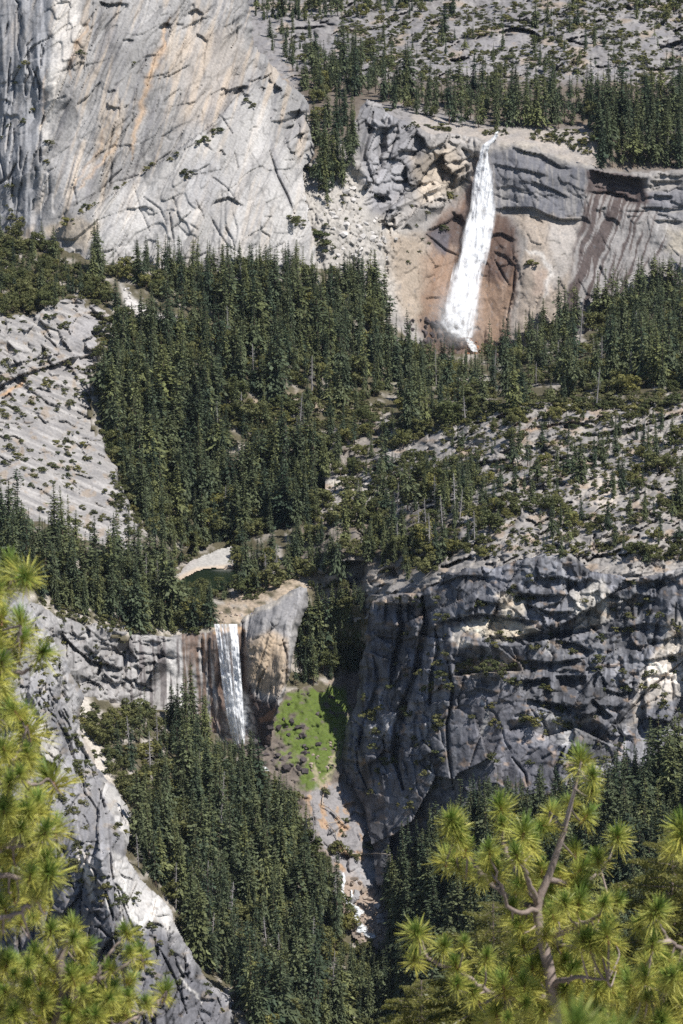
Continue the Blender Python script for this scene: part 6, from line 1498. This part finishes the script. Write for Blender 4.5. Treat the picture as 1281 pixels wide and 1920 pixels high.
pine('pine bough with long needle tufts at the right edge', 24,
     [(1420, 2250, 0), (1410, 1900, 0), (1400, 1700, 0), (1390, 1480, 0)], [[(1405, 1850, 0), (1330, 1800, 0), (1281, 1780, 0), (1255, 1765, 0), (1240, 1740, 0), (1232, 1712, 0)], [(1255, 1765, 0), (1238, 1768, -.1), (1224, 1770, -.1)], [(1400, 1650, 0), (1330, 1610, 0), (1290, 1590, 0), (1276, 1556, 0)], [(1405, 1900, 0), (1300, 1880, .3), (1210, 1850, .5)]],
     [(1232, 1705, 1.1), (1198, 1732, .8), (1224, 1766, .9), (1204, 1848, .9), (1277, 1549, 1.1), (1280, 1578, 1), (1262, 1590, .8)] + filler([(1180, 1790), (1290, 1790), (1290, 1930), (1180, 1930)], 34, 43), 52, scale=.78)
LT = [(21, 1058, 1), (47, 1080, 1.1), (11, 1095, 1), (40, 1167, 1.2), (80, 1222, 1.1), (43, 1198, .9), (4, 1150, 1), (3, 1271, 1.2), (6, 1301, 1.1), (50, 1357, 1.2), (26, 1226, .8), (4, 1400, 1.1), (92, 1457, 1.2), (38, 1450, .8), (8, 1505, 1.2), (72, 1506, 1), (50, 1519, 1), (84, 1557, 1), (105, 1547, 1), (20, 1597, 1), (86, 1607, 1.1), (92, 1637, 1.4), (52, 1628, .9), (17, 1645, 1), (56, 1660, .9), (6, 1697, 1), (80, 1697, .6), (11, 1547, 1), (45, 1372, 1), (24, 1670, 1), (-10, 1340, 1), (-15, 1450, 1), (-10, 1600, 1), (-12, 1210, 1), (25, 1330, .9), (20, 1425, .9), (60, 1400, .8)]
pine('pine boughs with bright needle tufts hanging in from the left edge', 18.5,
     [(-190, 2300, 0), (-185, 1900, 0), (-180, 1500, 0), (-172, 1100, 0), (-165, 900, 0)],
     [[(-180, 1780, 0), (-60, 1735, 0), (20, 1715, 0), (62, 1690, 0), (80, 1658, 0), (92, 1642, 0)], [(-180, 1680, 0), (-40, 1620, 0), (25, 1576, 0), (50, 1545, 0), (66, 1528, 0), (72, 1510, 0)], [(-178, 1580, 0), (-30, 1500, 0), (6, 1462, 0), (26, 1430, 0), (40, 1395, 0), (50, 1362, 0)], [(-175, 1350, 0), (-40, 1265, 0), (16, 1222, 0), (31, 1205, 0), (40, 1172, 0)], [(-10, 1270, 0), (30, 1262, 0), (60, 1252, 0), (80, 1226, 0)],
      [(-172, 1200, 0), (-30, 1120, 0), (14, 1100, 0), (22, 1062, 0)], [(10, 1590, 0), (38, 1585, 0), (66, 1584, 0), (86, 1570, 0), (105, 1550, 0)], [(-178, 1480, 0), (-60, 1400, 0), (3, 1275, 0)], [(20, 1440, 0), (60, 1470, 0), (92, 1460, 0)], [(-20, 1640, 0), (40, 1640, 0), (86, 1610, 0)]],
     LT + filler([(-40, 1050), (30, 1060), (50, 1180), (70, 1230), (30, 1300), (50, 1380), (90, 1480), (100, 1600), (70, 1690), (20, 1720), (-40, 1740)], 22, 44, .8, 1.0), 53, tr=.2, scale=.60, inner=filler([(-40, 1280), (40, 1330), (70, 1480), (80, 1640), (40, 1730), (-40, 1740)], 40, 48, .8, 1.1))
BT = [(96, 1742, 1), (137, 1734, 1.1), (137, 1758, .9), (164, 1775, .9), (235, 1745, .9), (243, 1783, .8), (265, 1788, 1), (169, 1824, 1), (134, 1829, 1.1), (246, 1835, .9), (240, 1868, .9), (311, 1857, 1), (68, 1788, 1), (14, 1802, 1), (33, 1813, 1), (52, 1848, 1), (79, 1876, 1), (27, 1895, 1), (131, 1889, 1.1), (164, 1906, 1), (197, 1857, 1), (175, 1870, .9), (8, 1857, .9), (96, 1835, .9), (232, 1895, 1), (273, 1878, .8), (63, 1720, .7), (205, 1813, .8), (109, 1906, 1), (205, 1906, 1), (90, 1788, .9), (153, 1790, .8)]
pine('pine crown with orange buds and curling grey twigs, lower left foreground', 20,
     [(95, 2300, 0), (100, 2000, 0), (118, 1900, 0), (126, 1855, 0), (114, 1818, 0), (112, 1800, 0), (122, 1778, 0), (137, 1742, 0)],
     [[(128, 1880, 0), (170, 1845, 0), (188, 1822, 0), (198, 1798, 0), (220, 1772, 0), (235, 1752, 0)], [(180, 1835, 0), (215, 1822, 0), (245, 1806, 0), (264, 1792, 0)], [(118, 1930, 0), (200, 1925, 0), (252, 1908, 0), (284, 1892, 0), (300, 1876, 0), (311, 1860, 0)], [(112, 1940, 0), (40, 1880, 0), (20, 1850, 0), (58, 1824, 0), (76, 1812, 0), (90, 1790, 0)], [(100, 1960, 0), (50, 1920, 0), (27, 1900, 0)], [(60, 1826, 0), (20, 1822, 0), (-10, 1805, 0)], [(76, 1812, 0), (90, 1775, 0), (96, 1745, 0)]],
     BT + filler([(-10, 1800), (60, 1780), (150, 1800), (260, 1850), (250, 1930), (-10, 1930)], 36, 45, .8, 1.0), 54, scale=.56, inner=filler([(-10, 1820), (100, 1820), (220, 1860), (240, 1930), (-10, 1930)], 46, 49, .8, 1.1))
pine('blurred yellow pine tip at the very bottom of the picture', 7.5,
     [(1100, 2700, 0), (1105, 2200, 0), (1100, 2000, 0), (1080, 1950, 0)], [[(1102, 2080, 0), (1140, 2000, 0), (1160, 1955, 0)]], [(1078, 1932, .62), (1150, 1945, .60), (1115, 1965, .6)], 55, tr=.03, spread=.1, scale=.9)

# yellow-green firs behind the pines
MSPRAY = attr_leaf('fir_sprays', .3)
def fir_branch(seed, n):
    """a flat drooping branch along +X, 1 m long, set with short needle sprays"""
    g = np.random.default_rng(seed); C, A, B, K = [], [], [], []
    for i in range(n):
        u = g.random() ** .8; side = g.choice([-1, 1]); wl = (1 - u) * .42 + .06; q = g.random()
        p = np.array([u + q * wl * .45, side * q * wl, -.12 * u * u - .03 * q + g.normal(0, .02)])
        d = np.array([.6, side * .8 * (q > .1), g.normal(.15, .35)]) + g.normal(0, .3, 3); d /= np.linalg.norm(d)
        s = np.cross(d, g.normal(size=3)); s /= np.linalg.norm(s); L = g.uniform(.018, .042)
        C.append(p); A.append(d * L); B.append(s * L * .38); t = g.random()
        K.append((np.array([.11, .125, .035]) * (1 - t) + np.array([.27, .25, .07]) * t) * g.uniform(.7, 1.2))
    v, f = quads(np.array(C), np.array(A), np.array(B)); c = np.repeat(np.array(K), 4, 0)
    me = mesh_np('fir_branch', v, f, c); me.materials.append(MSPRAY); return me
FB = [fir_branch(4000 + i, 900) for i in range(4)]
def fir(label, px, py_top, py_bot, Y, width, seed, n=42):
    g = np.random.default_rng(seed)
    e = bpy.data.objects.new('fir_tree', None); col.objects.link(e); tag(e, label, 'tree')
    top, bot = at(px, py_top, Y), at(px, py_bot, Y); H = top[2] - bot[2]
    tp = np.linspace(bot - np.array([0, 0, 2.0]), top, 12); v, f = tube(tp, np.linspace(.05, .008, 12), 8); link('trunk', mesh_np('trunk', v, f, smooth=True), MTWIG, e)
    for k in range(n):
        t = (k + g.random()) / n; z = bot[2] + H * t; L = width * (1 - t) ** .7 * g.uniform(.7, 1.15) + .12; a = k * 2.4 + g.uniform(-.3, .3)
        o = link('foliage', FB[k % 4], None, e); o.location = (top[0], Y, z); o.rotation_euler = (g.uniform(-.2, .2), R(8) - .35 * t + g.uniform(-.12, .12), a); o.scale = (L, L * .9, L)
        d = np.array([math.cos(a), math.sin(a), 0]); v, f = tube(np.array([[0, 0, 0], [.5, 0, -.03], [1, 0, -.12]]), [.016, .010, .004], 5)
        if k < 1: stick = mesh_np('stick', v, f); stick.materials.append(MTWIG)
        w2 = link('twig', stick, None, o)
    return e
fir('yellow green fir top showing behind the right pine', 925, 1690, 1990, 34, .95, 61, 58)
fir('yellow green fir top at the bottom edge left of the right pine', 790, 1838, 2080, 36, 1.0, 62, 56)
fir('dark yellow green fir along the right edge behind the pine bough', 1262, 1560, 2000, 33, 1.1, 63, 84)

# rocky shelf under the viewpoint that carries the near trees
gx, gy = np.meshgrid(np.linspace(-22, 22, 60), np.linspace(-6, 60, 70))
gz = CZ - 1.9 - np.clip(gy, 0, None) * .52 - np.clip(-gy, 0, 3) * 0 + fbm(gx * .15, gy * .15, 71, 4) * .8 - .6
q = np.arange(gx.size).reshape(gx.shape); fq = np.stack([q[:-1, :-1], q[:-1, 1:], q[1:, 1:], q[1:, :-1]], -1).reshape(-1, 4)
cc = np.broadcast_to(np.array((.33, .31, .29)), (gx.size, 3)) * (1 + .2 * fbm(gx * .5, gy * .5, 72, 3)).ravel()[:, None]
o = link('viewpoint_ledge', mesh_np('viewpoint_ledge', np.stack([gx, gy, gz], -1).reshape(-1, 3), fq, cc), MROCK); o['kind'] = 'structure'

# ---------------------------------------------------------------- the air between here and the far walls
bm = bmesh.new(); bmesh.ops.create_cube(bm, size=1.0); me = bpy.data.meshes.new('haze'); bm.to_mesh(me); bm.free()
hz = link('haze', me); hz.location = (0, 2600, 400); hz.scale = (4200, 5400, 1100)
hm = bpy.data.materials.new('haze_air'); hm.use_nodes = True; t_ = hm.node_tree
for n_ in list(t_.nodes):
    if n_.type == 'BSDF_PRINCIPLED': t_.nodes.remove(n_)
pv = t_.nodes.new('ShaderNodeVolumePrincipled'); pv.inputs['Color'].default_value = (.72, .82, 1, 1); pv.inputs['Density'].default_value = 0.45e-5; pv.inputs['Anisotropy'].default_value = .0
t_.links.new(pv.outputs[0], t_.nodes['Material Output'].inputs['Volume']); me.materials.append(hm)
tag(hz, 'thin blue haze hanging in the valley air', 'haze', kind='stuff')
